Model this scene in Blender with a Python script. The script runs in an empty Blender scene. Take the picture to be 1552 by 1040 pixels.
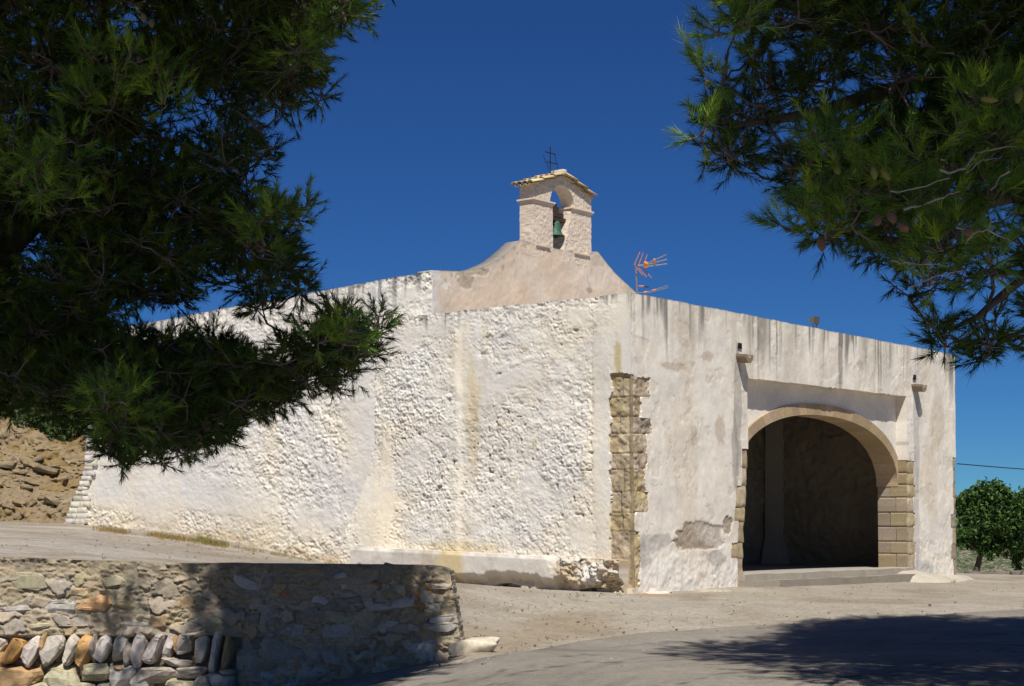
import bpy, bmesh, math, random
import numpy as np
from mathutils import Vector, Matrix, noise as mnoise
random.seed(7)
RNG = np.random.default_rng(7)
S = bpy.context.scene
COL = S.collection
F, CX, HY = 2615.0, 776.0, 800.0          # focal length and principal point in photo pixels

def W(px, py, Y):
    """world point seen at a photo pixel at distance Y (eye at the origin, level camera)"""
    return np.array([(px - CX) / F * Y, Y, (HY - py) / F * Y])

# ------------------------------------------------------------------ noise
def _h(ix, iy, s):
    n = (ix.astype(np.int64) * 374761393 + iy.astype(np.int64) * 668265263 + s * 974634777) & 0xFFFFFFFF
    n = ((n ^ (n >> 13)) * 1274126177) & 0xFFFFFFFF
    n = (n ^ (n >> 16)) & 0xFFFFFFFF
    n = (n * 2246822519) & 0xFFFFFFFF
    n = n ^ (n >> 15)
    return (n & 0xFFFFFF) / float(0xFFFFFF)
def vn(x, y, s=0):
    x = np.asarray(x, float); y = np.asarray(y, float)
    x, y = np.broadcast_arrays(x, y)
    ix = np.floor(x); iy = np.floor(y); fx = x - ix; fy = y - iy
    ix = ix.astype(np.int64); iy = iy.astype(np.int64)
    ux = fx * fx * (3 - 2 * fx); uy = fy * fy * (3 - 2 * fy)
    a = _h(ix, iy, s); b = _h(ix + 1, iy, s); c = _h(ix, iy + 1, s); d = _h(ix + 1, iy + 1, s)
    return (a * (1 - ux) + b * ux) * (1 - uy) + (c * (1 - ux) + d * ux) * uy
def fbm(x, y, o=4, s=0):
    t = 0; a = .5; n = 0
    for i in range(o):
        t = t + a * vn(np.asarray(x) * 2 ** i + 17.3 * i, np.asarray(y) * 2 ** i - 9.1 * i, s + i); n += a; a *= .5
    return t / n
def worley(x, y, s=0):
    x, y = np.broadcast_arrays(np.asarray(x, float), np.asarray(y, float))
    ix = np.floor(x).astype(np.int64); iy = np.floor(y).astype(np.int64)
    F1 = np.full(x.shape, 9.); F2 = np.full(x.shape, 9.); ID = np.zeros(x.shape); DX = np.zeros(x.shape); DY = np.zeros(x.shape)
    for dx in (-1, 0, 1):
        for dy in (-1, 0, 1):
            cx = ix + dx; cy = iy + dy
            px = cx + .15 + .7 * _h(cx, cy, s + 11); py = cy + .15 + .7 * _h(cx, cy, s + 29)
            ex = x - px; ey = y - py
            d = np.sqrt(ex * ex + ey * ey)
            m = d < F1
            F2 = np.where(m, F1, np.minimum(F2, d))
            ID = np.where(m, _h(cx, cy, s + 53), ID); DX = np.where(m, ex, DX); DY = np.where(m, ey, DY)
            F1 = np.where(m, d, F1)
    return F1, F2, ID, DX, DY
def ss(a, b, x):
    t = np.clip((x - a) / (b - a), 0, 1); return t * t * (3 - 2 * t)
def mixc(c, c2, m):
    m = np.asarray(m)[..., None]; return c * (1 - m) + np.array(c2) * m
def ell(u, v, cu, cv, ru, rv, soft=.25, wob=.25, s=3):
    """irregular soft blotch, 1 inside"""
    d = np.sqrt(((u - cu) / ru) ** 2 + ((v - cv) / rv) ** 2) + wob * (fbm(u * 3.1 / max(ru, .2) , v * 3.1 / max(rv, .2), 4, s) - .5) * 2
    return 1 - ss(1 - soft, 1 + soft, d)

# ------------------------------------------------------------------ objects
def tag(o, label=None, cat=None, group=None, kind=None):
    if label: o['label'] = label
    if cat: o['category'] = cat
    if group: o['group'] = group
    if kind: o['kind'] = kind
    return o
def empty(name, loc, label, cat, group=None):
    o = bpy.data.objects.new(name, None); COL.objects.link(o); o.location = loc
    o.empty_display_size = .2
    bpy.context.view_layer.update()
    return tag(o, label, cat, group)
def link(name, me, mat, parent=None, smooth=False):
    o = bpy.data.objects.new(name, me); COL.objects.link(o)
    if mat:
        for m in (mat if isinstance(mat, (list, tuple)) else [mat]): me.materials.append(m)
    if parent is not None:
        o.parent = parent
        # only the Empties at the roots are moved; mesh parts sit at the world origin
        o.matrix_parent_inverse = Matrix.Translation(-Vector(parent.location)) if parent.type == 'EMPTY' else Matrix.Identity(4)
    if smooth: me.shade_smooth()
    return o
def npmesh(name, V, faces, col=None, smooth=False):
    """V (n,3); faces (m,k) array of one size or list of such arrays; col (n,3) per vertex"""
    if not isinstance(faces, list): faces = [faces]
    faces = [np.asarray(f) for f in faces if len(f)]
    me = bpy.data.meshes.new(name)
    me.vertices.add(len(V)); me.vertices.foreach_set('co', np.asarray(V, np.float32).ravel())
    nl = sum(f.size for f in faces); npoly = sum(len(f) for f in faces)
    me.loops.add(nl); me.polygons.add(npoly)
    me.loops.foreach_set('vertex_index', np.concatenate([f.ravel() for f in faces]).astype(np.int32))
    st = []; k = 0
    for f in faces:
        st.append(k + np.arange(len(f)) * f.shape[1]); k += f.size
    me.polygons.foreach_set('loop_start', np.concatenate(st).astype(np.int32))
    me.polygons.foreach_set('use_smooth', np.full(npoly, bool(smooth)))
    me.update(calc_edges=True); me.validate()
    if col is not None:
        a = me.color_attributes.new('Col', 'FLOAT_COLOR', 'POINT')
        c = np.ones((len(V), 4), np.float32); c[:, :3] = col
        a.data.foreach_set('color', c.ravel())
    return me
def gridmesh(name, P, C, mask, back=None, backface=False, smooth=True):
    """P (nv,nu,3) C (nv,nu,3) mask (nv-1,nu-1); back: vector (or (nv,nu,3)) along which open borders are extruded"""
    nv, nu, _ = P.shape
    idx = np.arange(nv * nu).reshape(nv, nu)
    if mask is None: mask = np.ones((nv - 1, nu - 1), bool)
    q = np.stack([idx[:-1, :-1], idx[:-1, 1:], idx[1:, 1:], idx[1:, :-1]], -1)[mask]
    faces = [q]
    V = P.reshape(-1, 3); CC = C.reshape(-1, 3)
    if back is not None:
        B = (P + np.asarray(back)).reshape(-1, 3); n = len(V)
        V2 = np.concatenate([V, V, B]); C2 = np.concatenate([CC, CC, CC])
        m = np.zeros((nv + 1, nu + 1), bool); m[1:-1, 1:-1] = mask
        a = m[:-1, 1:-1]; b = m[1:, 1:-1]                       # horizontal edges (nv, nu-1)
        e0 = idx[:, :-1]; e1 = idx[:, 1:]
        l = []
        s1 = b & ~a; l.append(np.stack([e1[s1], e0[s1]], -1)); s2 = a & ~b; l.append(np.stack([e0[s2], e1[s2]], -1))
        a = m[1:-1, :-1]; b = m[1:-1, 1:]
        e0 = idx[:-1, :]; e1 = idx[1:, :]
        s1 = b & ~a; l.append(np.stack([e0[s1], e1[s1]], -1)); s2 = a & ~b; l.append(np.stack([e1[s2], e0[s2]], -1))
        E = np.concatenate(l)
        faces.append(np.stack([E[:, 0] + n, E[:, 1] + n, E[:, 1] + 2 * n, E[:, 0] + 2 * n], -1))
        if backface: faces.append(q[:, ::-1] + 2 * n)
        V, CC = V2, C2
    F_ = np.concatenate(faces)
    used = np.unique(F_); rm = np.full(len(V), -1); rm[used] = np.arange(len(used))
    return npmesh(name, V[used], rm[F_], CC[used], smooth)
def bm_obj(name, bm, mat, parent=None, smooth=False, col=None):
    bmesh.ops.recalc_face_normals(bm, faces=bm.faces)
    me = bpy.data.meshes.new(name); bm.to_mesh(me); bm.free()
    if col is not None:
        a = me.color_attributes.new('Col', 'FLOAT_COLOR', 'POINT')
        c = np.ones((len(me.vertices), 4), np.float32); c[:, :3] = col
        a.data.foreach_set('color', c.ravel())
    return link(name, me, mat, parent, smooth)
class MB:
    """collects pieces with per-vertex colour into ONE mesh"""
    def __init__(s): s.V = []; s.Q = []; s.T = []; s.C = []; s.n = 0
    def add(s, V, F_, c):
        V = np.asarray(V, float); F_ = np.asarray(F_)
        (s.Q if F_.shape[1] == 4 else s.T).append(F_ + s.n)
        s.V.append(V); c = np.asarray(c, float); s.C.append(np.broadcast_to(c, V.shape).copy()); s.n += len(V)
    def hexa(s, P8, c):
        f = [[0,3,2,1],[4,5,6,7],[0,1,5,4],[1,2,6,5],[2,3,7,6],[3,0,4,7]]
        s.add(P8, f, c)
    def tube(s, pts, rad, c, n=8, cap=True):
        pts = [np.asarray(p, float) for p in pts]; k = len(pts)
        rad = [rad] * k if np.isscalar(rad) else rad
        up = np.array([.13, .21, .97]); V = []
        for i in range(k):
            t = pts[min(i + 1, k - 1)] - pts[max(i - 1, 0)]; t = t / (np.linalg.norm(t) + 1e-9)
            a = np.cross(t, up)
            if np.linalg.norm(a) < .1: a = np.cross(t, [1, 0, 0])
            a /= np.linalg.norm(a); b = np.cross(t, a)
            for j in range(n):
                w = 2 * math.pi * j / n
                V.append(pts[i] + rad[i] * (a * math.cos(w) + b * math.sin(w)))
        Fq = []
        for i in range(k - 1):
            for j in range(n):
                j2 = (j + 1) % n
                Fq.append([i * n + j, i * n + j2, (i + 1) * n + j2, (i + 1) * n + j])
        if cap:
            V.append(pts[0]); V.append(pts[-1]); o = k * n
            for j in range(n):
                j2 = (j + 1) % n
                Fq.append([o, j2, j, j]); Fq.append([o + 1, (k - 1) * n + j, (k - 1) * n + j2, (k - 1) * n + j2])
            Fq_ = [f for f in Fq if len(set(f)) == 4]; Ft = [[f[0], f[1], f[2]] for f in Fq if len(set(f)) == 3]
            s.add(V, Fq_, c); s.T.append(np.asarray(Ft) + s.n - len(V))
        else: s.add(V, Fq, c)
    def build(s, name, mat, parent=None, smooth=False):
        V = np.concatenate(s.V); C = np.concatenate(s.C)
        me = npmesh(name, V, [np.concatenate(x) for x in (s.Q, s.T) if x], C, smooth)
        return link(name, me, mat, parent)
def rock(c, size, rot=0, seed=0, sub=3, rough=.12, flat=6, axes=None):
    """angular stone: icosphere cut by random planes, then roughened; returns V, F"""
    bm = bmesh.new(); bmesh.ops.create_icosphere(bm, subdivisions=sub, radius=1)
    V = np.array([v.co[:] for v in bm.verts]); Fc = np.array([[v.index for v in f.verts] for f in bm.faces]); bm.free()
    r = np.random.default_rng(seed)
    V = np.sign(V) * np.abs(V) ** .28
    for i in range(flat):
        n = r.normal(size=3); n /= np.linalg.norm(n); d = r.uniform(.74, 1.15)
        k = V @ n; over = np.clip(k - d, 0, None); V = V - over[:, None] * n * .93
    o = r.uniform(0, 50, 3)
    dn = fbm(V[:, 0] * 2.1 + V[:, 1] * 1.3 + o[0], V[:, 2] * 2.1 - V[:, 1] * 1.7 + o[1], 4, seed % 97) * 2 - 1 + .5 * (fbm(V[:, 0] * 5 - V[:, 1] * 4 + o[1], V[:, 2] * 5 + V[:, 1] * 3, 3, seed % 89) * 2 - 1)
    V = V * (1 + .8 * rough * dn)[:, None]
    V = V * np.asarray(size) * .5
    ca, sa = math.cos(rot), math.sin(rot)
    ax = np.eye(3) if axes is None else np.asarray(axes)          # rows: along, depth, up
    x = V[:, 0] * ca - V[:, 2] * sa; z = V[:, 0] * sa + V[:, 2] * ca
    return np.asarray(c) + x[:, None] * ax[0] + V[:, 1:2] * ax[1] + z[:, None] * ax[2], Fc

# ------------------------------------------------------------------ materials
def new_mat(name):
    m = bpy.data.materials.new(name); m.use_nodes = True
    nt = m.node_tree; b = nt.nodes['Principled BSDF']; return m, nt, b
def nd(nt, typ, **kw):
    n = nt.nodes.new(typ)
    for k, v in kw.items():
        if k in n.inputs: n.inputs[k].default_value = v
        else: setattr(n, k, v)
    return n
def ramp(nt, fac, stops):
    r = nt.nodes.new('ShaderNodeValToRGB'); el = r.color_ramp.elements
    while len(el) < len(stops): el.new(.5)
    for e, (p, c) in zip(el, stops): e.position = p; e.color = (*c, 1) if len(c) == 3 else c
    nt.links.new(fac, r.inputs[0]); return r.outputs[0]
def mul(nt, a, b, mode='MULTIPLY', f=1.):
    m = nt.nodes.new('ShaderNodeMix'); m.data_type = 'RGBA'; m.blend_type = mode; m.inputs[0].default_value = f
    nt.links.new(a, m.inputs[6]); nt.links.new(b, m.inputs[7]); return m.outputs[2]
def attr_mat(name, scale=25, var=(.86, 1.1), bump=.25, bscale=70, rough=.92, dist=.01, spec=.15, big=None, trans=0.):
    m, nt, b = new_mat(name)
    at = nd(nt, 'ShaderNodeAttribute', attribute_name='Col')
    tc = nd(nt, 'ShaderNodeTexCoord')
    n1 = nd(nt, 'ShaderNodeTexNoise', Scale=scale, Detail=6., Roughness=.65); nt.links.new(tc.outputs['Object'], n1.inputs['Vector'])
    r1 = ramp(nt, n1.outputs[0], [(.25, (var[0],) * 3), (.75, (var[1],) * 3)])
    c = mul(nt, at.outputs['Color'], r1)
    if big:
        n3 = nd(nt, 'ShaderNodeTexNoise', Scale=big, Detail=4.); nt.links.new(tc.outputs['Object'], n3.inputs['Vector'])
        c = mul(nt, c, ramp(nt, n3.outputs[0], [(.3, (.9, .9, .9)), (.7, (1.07, 1.06, 1.04))]))
    nt.links.new(c, b.inputs['Base Color'])
    b.inputs['Roughness'].default_value = rough; b.inputs['Specular IOR Level'].default_value = spec
    n2 = nd(nt, 'ShaderNodeTexNoise', Scale=bscale, Detail=5., Roughness=.7); nt.links.new(tc.outputs['Object'], n2.inputs['Vector'])
    bp = nd(nt, 'ShaderNodeBump', Strength=bump, Distance=dist); nt.links.new(n2.outputs[0], bp.inputs['Height'])
    nt.links.new(bp.outputs[0], b.inputs['Normal'])
    return m
def flat_mat(name, c, rough=.6, metal=0., var=.15, scale=30, spec=.3):
    m, nt, b = new_mat(name)
    tc = nd(nt, 'ShaderNodeTexCoord')
    n1 = nd(nt, 'ShaderNodeTexNoise', Scale=float(scale), Detail=5.); nt.links.new(tc.outputs['Object'], n1.inputs['Vector'])
    r = ramp(nt, n1.outputs[0], [(.3, tuple(x * (1 - var) for x in c)), (.7, tuple(min(1, x * (1 + var)) for x in c))])
    nt.links.new(r, b.inputs['Base Color'])
    b.inputs['Roughness'].default_value = rough; b.inputs['Metallic'].default_value = metal; b.inputs['Specular IOR Level'].default_value = spec
    return m
M_wash = attr_mat('whitewashed_rubble', 30, (.85, 1.08), .35, 90, dist=.008)
M_plaster = attr_mat('lime_plaster', 14, (.88, 1.08), .25, 45, dist=.01, big=1.3)
M_stone = attr_mat('sandstone', 22, (.72, 1.18), .5, 60, dist=.012)
M_mortar = attr_mat('rough_masonry', 35, (.7, 1.2), .6, 80, dist=.012, big=4.)
M_rock = attr_mat('fieldstone', 18, (.65, 1.25), .5, 50, dist=.012)
M_earth = attr_mat('earth_bank', 6, (.65, 1.25), .6, 20, dist=.05)
M_bark = attr_mat('pine_bark', 14, (.6, 1.3), .6, 30, dist=.02)
M_tile = attr_mat('clay_tile', 30, (.75, 1.2), .3, 60)
def leaf_mat(name, trans):
    m, nt, b = new_mat(name)
    at = nd(nt, 'ShaderNodeAttribute', attribute_name='Col')
    nt.links.new(at.outputs['Color'], b.inputs['Base Color'])
    b.inputs['Roughness'].default_value = .55; b.inputs['Specular IOR Level'].default_value = .25
    tr = nd(nt, 'ShaderNodeBsdfTranslucent'); nt.links.new(at.outputs['Color'], tr.inputs['Color'])
    mx = nd(nt, 'ShaderNodeMixShader'); mx.inputs[0].default_value = trans
    nt.links.new(b.outputs[0], mx.inputs[1]); nt.links.new(tr.outputs[0], mx.inputs[2])
    nt.links.new(mx.outputs[0], nt.nodes['Material Output'].inputs[0])
    return m
M_needle = leaf_mat('pine_needles', .06)
M_leaf = leaf_mat('broad_leaves', .2)
M_iron = flat_mat('wrought_iron', (.03, .027, .025), .6, .6)
M_alu = flat_mat('antenna_aluminium', (.42, .38, .37), .45, .8)
M_orange = flat_mat('orange_plastic', (.75, .27, .02), .45)
M_red = flat_mat('faded_red_plastic', (.48, .19, .11), .5)
M_bronze = flat_mat('bronze_verdigris', (.05, .12, .085), .6, .3, .35, 20)
M_wood = flat_mat('old_dark_wood', (.045, .032, .025), .8, 0, .4, 25)
M_grey = flat_mat('grey_metal_housing', (.16, .16, .16), .5, .3)
M_glass = flat_mat('lamp_glass', (.07, .075, .08), .15, 0, .05, 20, .8)
M_cable = flat_mat('black_cable', (.02, .02, .02), .6)

# ------------------------------------------------------------------ plan of the chapel
C0 = np.array([2.2, 32.]); df = np.array([.627, .779]); ds = np.array([-.779, .627]); nf = np.array([.779, -.627]); ns = np.array([-.627, -.779])
ZT = 4.37
def bat(z): return .07 * np.clip((ZT - z) / 5.5, 0, 1.1)
def PF(t, z, d=0.):
    """front facade: t along, d outward"""
    t, z, d = np.broadcast_arrays(*[np.asarray(a, float) for a in (t, z, d)])
    o = d + bat(z)
    return np.stack([C0[0] + t * df[0] + o * nf[0], C0[1] + t * df[1] + o * nf[1], z], -1)
def PFs(t, z, d=0.):
    t, z, d = np.broadcast_arrays(*[np.asarray(a, float) for a in (t, z, d)])
    return np.stack([C0[0] + t * df[0] + d * nf[0], C0[1] + t * df[1] + d * nf[1], z], -1)
def PS(s, z, d=0.):
    """side wall: s along towards the back, d outward"""
    s, z, d = np.broadcast_arrays(*[np.asarray(a, float) for a in (s, z, d)])
    # first decimetres follow the battered corner
    e = bat(z) * np.clip(1 - s / .6, 0, 1)
    return np.stack([C0[0] + s * ds[0] + d * ns[0] + e * nf[0], C0[1] + s * ds[1] + d * ns[1] + e * nf[1], z], -1)
def inv(fn, px, py, u=5., z=1.):
    for _ in range(12):
        p = fn(u, z); q = fn(u + .01, z)
        ax = p[0] / p[1] * F + CX; bx = q[0] / q[1] * F + CX
        u = u + (px - ax) / ((bx - ax) / .01) ; p = fn(u, z); z = (HY - py) / F * p[1]
    return float(u), float(z)
tf = lambda x, y: inv(PF, x, y)
sf = lambda x, y: inv(PS, x, y)
NO = .30
def PN(s, z, d=0.): return PS(np.asarray(s) + 0., z, np.asarray(d) - NO)
nvf = lambda x, y: inv(PN, x, y, 9.)

chapel = empty('chapel', (*(C0 + 3 * df + 3 * ds), -1.1), 'whitewashed rubble chapel with a wide arched porch and a bell gable on top', 'chapel')

WHITE = np.array([.80, .762, .685]); CREAM = (.80, .68, .47); YEL = (.60, .46, .20); GREYD = (.17, .16, .15); PLAST = np.array([.765, .71, .63])
STONE = np.array([.445, .36, .25])

# ---- front wall
du = .021
u = np.arange(0, 14.08, du); v = np.arange(-1.6, ZT + 1e-6, .021)
U, V = np.meshgrid(u, v)
top = ZT - .004 * U + .02 * (fbm(u * 1.3, u * 0, 3, 5) - .5)[None, :] + .012 * (vn(u * 9, u * 0, 5) - .5)[None, :]
VV = -1.6 + (V + 1.6) * (top + 1.6) / (ZT + 1.6)
TL0, TR0 = 4.12, 11.38
def left_edge(z): return np.where(z > 1.6, TL0, TL0 - .22 * ss(1.7, -1, z))
LINT = lambda t: 3.07 + (t - 4.15) * .007
op = (U > left_edge(VV)) & (U < TR0) & (VV < LINT(U))
# stone areas left free for the quoins
qy = [(572, 602, 985), (602, 632, 973), (632, 657, 988), (657, 687, 980), (687, 711, 983), (711, 745, 977), (745, 777, 983), (777, 805, 960), (805, 892, 971)]
QF = []
for a, b, xr in qy:
    t1 = tf(xr, (a + b) / 2)[0]; z1 = tf(972, a)[1]; z0 = tf(972, b)[1]; QF.append((z0, z1, max(t1, .12)))
qm = np.zeros(U.shape, bool)
rag = .05 * (fbm(U * 5, VV * 5, 4, 66) - .5) * 2
for z0, z1, t1 in QF: qm |= (VV > z0) & (VV <= z1 + (rag + .05 * (vn(U * 5, U * 0, 67) > .5)) * (z1 > 2.7)) & (U < t1 + rag * 1.3)
jl = [(-1.3, -.62, .24), (-.62, -.30, .48), (-.30, .12, .25), (.12, .42, .42), (.42, .86, .40), (.86, 1.22, .22), (1.22, 1.62, .24)]
jr = [(-1.3, -.62, .36), (-.62, -.33, .42), (-.33, .02, .33), (.02, .36, .40), (.36, .72, .31), (.72, 1.02, .42), (1.02, 1.30, .37), (1.30, 1.60, .36)]
er = [(-1.3, -.78, .22), (-.78, -.40, .30), (-.40, 0., .25), (0., .35, .32), (.35, .75, .16), (.75, 1.1, .20), (1.1, 1.42, .16), (1.42, 1.75, .18)]
jm = np.zeros(U.shape, bool)
for z0, z1, w in jl: jm |= (VV > z0) & (VV <= z1) & (U > left_edge(VV) - w) & (U < 6)
for z0, z1, w in jr: jm |= (VV > z0) & (VV <= z1) & (U < TR0 + w) & (U > 10)
em = np.zeros(U.shape, bool)
for z0, z1, w in er: em |= (VV > z0) & (VV <= z1) & (U > 14.05 - w)
cell = lambda a: a[:-1, :-1] & a[1:, 1:]
wallmask = ~(cell(op) | cell(qm) | cell(jm) | cell(em))
d = .03 * (fbm(U * .9, VV * .9, 3, 8) - .5) + .012 * (fbm(U * 5, VV * 5, 3, 9) - .5)
# plaster bulging beside the opening (rounded, stained strips)
C = np.broadcast_to(PLAST, U.shape + (3,)).copy()
C = mixc(C, (.80, .75, .67), ss(.42, .62, fbm(U * .8, VV * .7, 4, 21)))
C = mixc(C, (.64, .54, .42), .4 * ss(.52, .72, fbm(U * 1.6, VV * .8, 4, 31)))
dep = top - VV
L = .2 + 1.6 * vn(U * 2.3, U * 0, 40) ** 2 + .9 * vn(U * 9, U * 0, 41) ** 3
st = ss(.42, .78, .55 * vn(U * 5.2, U * 0 + .05 * dep, 42) + .45 * vn(U * 15 + .3 * dep, U * 0, 43)) * (1 - ss(.2, 1., dep / L))
C = mixc(C, (.17, .16, .145), .85 * st)
C = mixc(C, (.60, .55, .46), .6 * ss(.5, .8, vn(U * 3.3 + .15 * dep, U * 0, 44)) * (1 - ss(.3, 2.2, dep)))
for (px, yl, w, a) in [(1046, 515, .035, 1.), (1141, 520, .04, .7), (975, 530, .05, .45), (992, 500, .04, .4), (1030, 478, .03, .8), (1064, 478, .03, .8), (1072, 480, .02, .8), (1020, 560, .05, .2), (1360, 545, .03, .4), (1325, 600, .05, .3)]:
    t0, z0 = tf(px, yl)
    C = mixc(C, (.13, .125, .12), a * .85 * np.exp(-((U - t0 - .02 * (vn(VV * 6, VV * 0, 3) - .5)) / w) ** 2) * ss(z0 - .15, z0 + .25, VV) * (.6 + .4 * vn(U * 40, VV * 6, 9)))
C = mixc(C, (.22, .21, .20), .65 * (1 - ss(0, .035, dep)))
def blot(C, fn, U, V, pts, c, a):
    for (px, py, rx, ry) in pts:
        t0, z0 = fn(px, py); t1, _ = fn(px + rx, py); _, z1 = fn(px, py - ry)
        C = mixc(C, c, a * ell(U, V, t0, z0, abs(t1 - t0), abs(z1 - z0), .12, .45, int(px)))
    return C
bare = np.zeros(U.shape)
for (px, py, rx, ry) in [(1062, 812, 36, 22), (1040, 822, 18, 12), (1103, 797, 7, 13), (1108, 790, 4, 6)]:
    t0, z0 = tf(px, py); t1, _ = tf(px + rx, py); _, z1 = tf(px, py - ry)
    bare = np.maximum(bare, ell(U, VV, t0, z0, t1 - t0, abs(z1 - z0), .1, .4, int(px)))
C = mixc(C, (.37, .295, .215), bare); d = d - .018 * bare + .02 * bare * (fbm(U * 22, VV * 22, 3, 4) - .5)
C = blot(C, tf, U, VV, [(1073, 540, 9, 8), (1303, 552, 4, 8), (1092, 652, 8, 22), (1052, 660, 5, 16), (1020, 555, 20, 6)], (.50, .41, .31), .6)
C = blot(C, tf, U, VV, [(985, 826, 22, 14), (1003, 818, 16, 10), (1085, 845, 14, 12), (976, 842, 12, 22)], (.36, .34, .31), .55 )
C = blot(C, tf, U, VV, [(1118, 610, 6, 90), (1114, 690, 5, 60)], (.28, .27, .25), .6)
C = blot(C, tf, U, VV, [(1389, 650, 4, 95), (1389, 780, 5, 80), (1395, 862, 26, 14)], (.42, .42, .41), .6)
C = blot(C, tf, U, VV, [(1412, 740, 8, 60), (1420, 640, 10, 50)], (.62, .52, .38), .4)
C = mixc(C, (.80, .78, .75), .5 * ss(.45, .6, fbm(U * 1.1, VV * 1.5, 4, 77)) * ss(.8, -.6, VV))
d = d + .02 * ss(.2, -.9, VV) * (fbm(U * 7, VV * 7, 4, 13) - .5) * 2
cu, cz = tf(1432, 800); sc = ss(.02, .0, np.abs((VV - cz) - (U - cu) * 1.3 - .15 * (vn(U * 6, U * 0, 2) - .5))) * ell(U, VV, cu, cz, .45, .7, .1, 0)
C = mixc(C, (.25, .2, .16), .8 * sc)
F1, F2, ID, DX, DY = worley(U / 1.3 + .8 * (fbm(U * 3, VV * 3, 4, 3) - .5), VV / 1.1 + .8 * (fbm(U * 3 + 7, VV * 3, 4, 3) - .5), 77)
ck = (1 - ss(.004, .022, F2 - F1)) * ss(.48, .6, fbm(U * .8, VV * .8, 3, 78))
C = mixc(C, (.34, .30, .25), .55 * ck); d = d - .006 * ck
fl = ss(.62, .66, fbm(U * 2.6, VV * 2.6, 6, 88)); C = mixc(C, (.62, .55, .45), .3 * fl); d = d - .006 * fl
C = C * (.9 + .2 * fbm(U * 9, VV * 6, 5, 89))[..., None]
P = PF(U, VV, d)
front = link('front_wall', gridmesh('front_wall', P, C, wallmask, back=np.array([-.75 * nf[0], -.75 * nf[1], 0]) + (U < .03)[..., None] * np.array([-.25 * ns[0], -.25 * ns[1], 0])), M_plaster, chapel)

# ---- dressed stones
def block(mb, fn, a0, a1, z0, z1, dout, din, c, j=.008, n=5):
    """rounded, slightly irregular ashlar block; fn(a, z, d)"""
    r = random.random
    g = .0035
    a0 += g; a1 -= g; z0 += g; z1 -= g
    cc = np.array(c) * random.uniform(.84, 1.14) * np.array([1, random.uniform(.97, 1.02), random.uniform(.85, 1.12)])
    na = max(3, int((a1 - a0) / .04)); nz = max(3, int((z1 - z0) / .04))
    aa = np.linspace(a0, a1, na + 1); zz = np.linspace(z0, z1, nz + 1)
    A, Z = np.meshgrid(aa, zz)
    e = np.minimum(np.minimum(A - a0, a1 - A), np.minimum(Z - z0, z1 - Z))
    dd = dout - .012 * (1 - ss(0, .03, e)) * (.2 + 1.6 * fbm(A * 6, Z * 6, 2, 3)) + .05 * (fbm(A * 6, Z * 6, 5, int(r() * 99)) - .5)
    Pm = fn(A, Z, dd)
    col = np.broadcast_to(cc, Pm.shape) * (.7 + .6 * fbm(A * 9, Z * 9, 4, 4))[..., None] * (1 - .25 * (1 - ss(0, .015, e)))[..., None]
    me_n = len(aa) * len(zz); idx = np.arange(me_n).reshape(A.shape)
    q = np.stack([idx[:-1, :-1], idx[:-1, 1:], idx[1:, 1:], idx[1:, :-1]], -1).reshape(-1, 4)
    bd = np.concatenate([idx[0, :], idx[1:, -1], idx[-1, :-1][::-1], idx[1:-1, 0][::-1]])
    Vv = Pm.reshape(-1, 3); Bk = fn(A, Z, din).reshape(-1, 3)[bd]; Bf = Vv[bd]
    nb = len(bd); V2 = np.concatenate([Vv, Bf, Bk]); i0 = me_n + np.arange(nb); i1 = me_n + (np.arange(nb) + 1) % nb
    sq = np.stack([i1, i0, i0 + nb, i1 + nb], -1)
    cf = col.reshape(-1, 3); V2c = np.concatenate([cf, cf[bd], cf[bd]])
    # side strips get cut in depth too so they catch grain
    mb.add(V2, np.concatenate([q, sq]), V2c)
mb = MB()
for i, (z0, z1, w) in enumerate(jl):
    e = float(left_edge(np.array((z0 + z1) / 2)))
    block(mb, PF, e - w - .03, e + .005, z0, z1, -.012, -.75, STONE)
mb.build('jamb_stones', M_stone, front, True)
mb = MB()
for i, (z0, z1, w) in enumerate(jr):
    # the reveal of the opening, one or two stones deep
    cut = -.45 if i % 2 else -.30
    if z1 < 1.1:
        block(mb, PF, TR0 - .015, TR0 + w + .03, z0, z1, -.012, cut, STONE * 1.05)
        block(mb, PF, TR0 - .010, TR0 + w + .03, z0, z1, cut - .008, -.78, STONE * .98)
    else: block(mb, PF, TR0 - .015, TR0 + w + .03, z0, z1, -.012, -.27, STONE * 1.05)
mb.build('jamb_stones', M_stone, front, True)
mb = MB()
for z0, z1, w in er: block(mb, PF, 14.05 - w - .02, 14.06, z0, z1, -.01, -.5, STONE * .9)
mb.build('quoins', M_stone, chapel, True)
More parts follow.
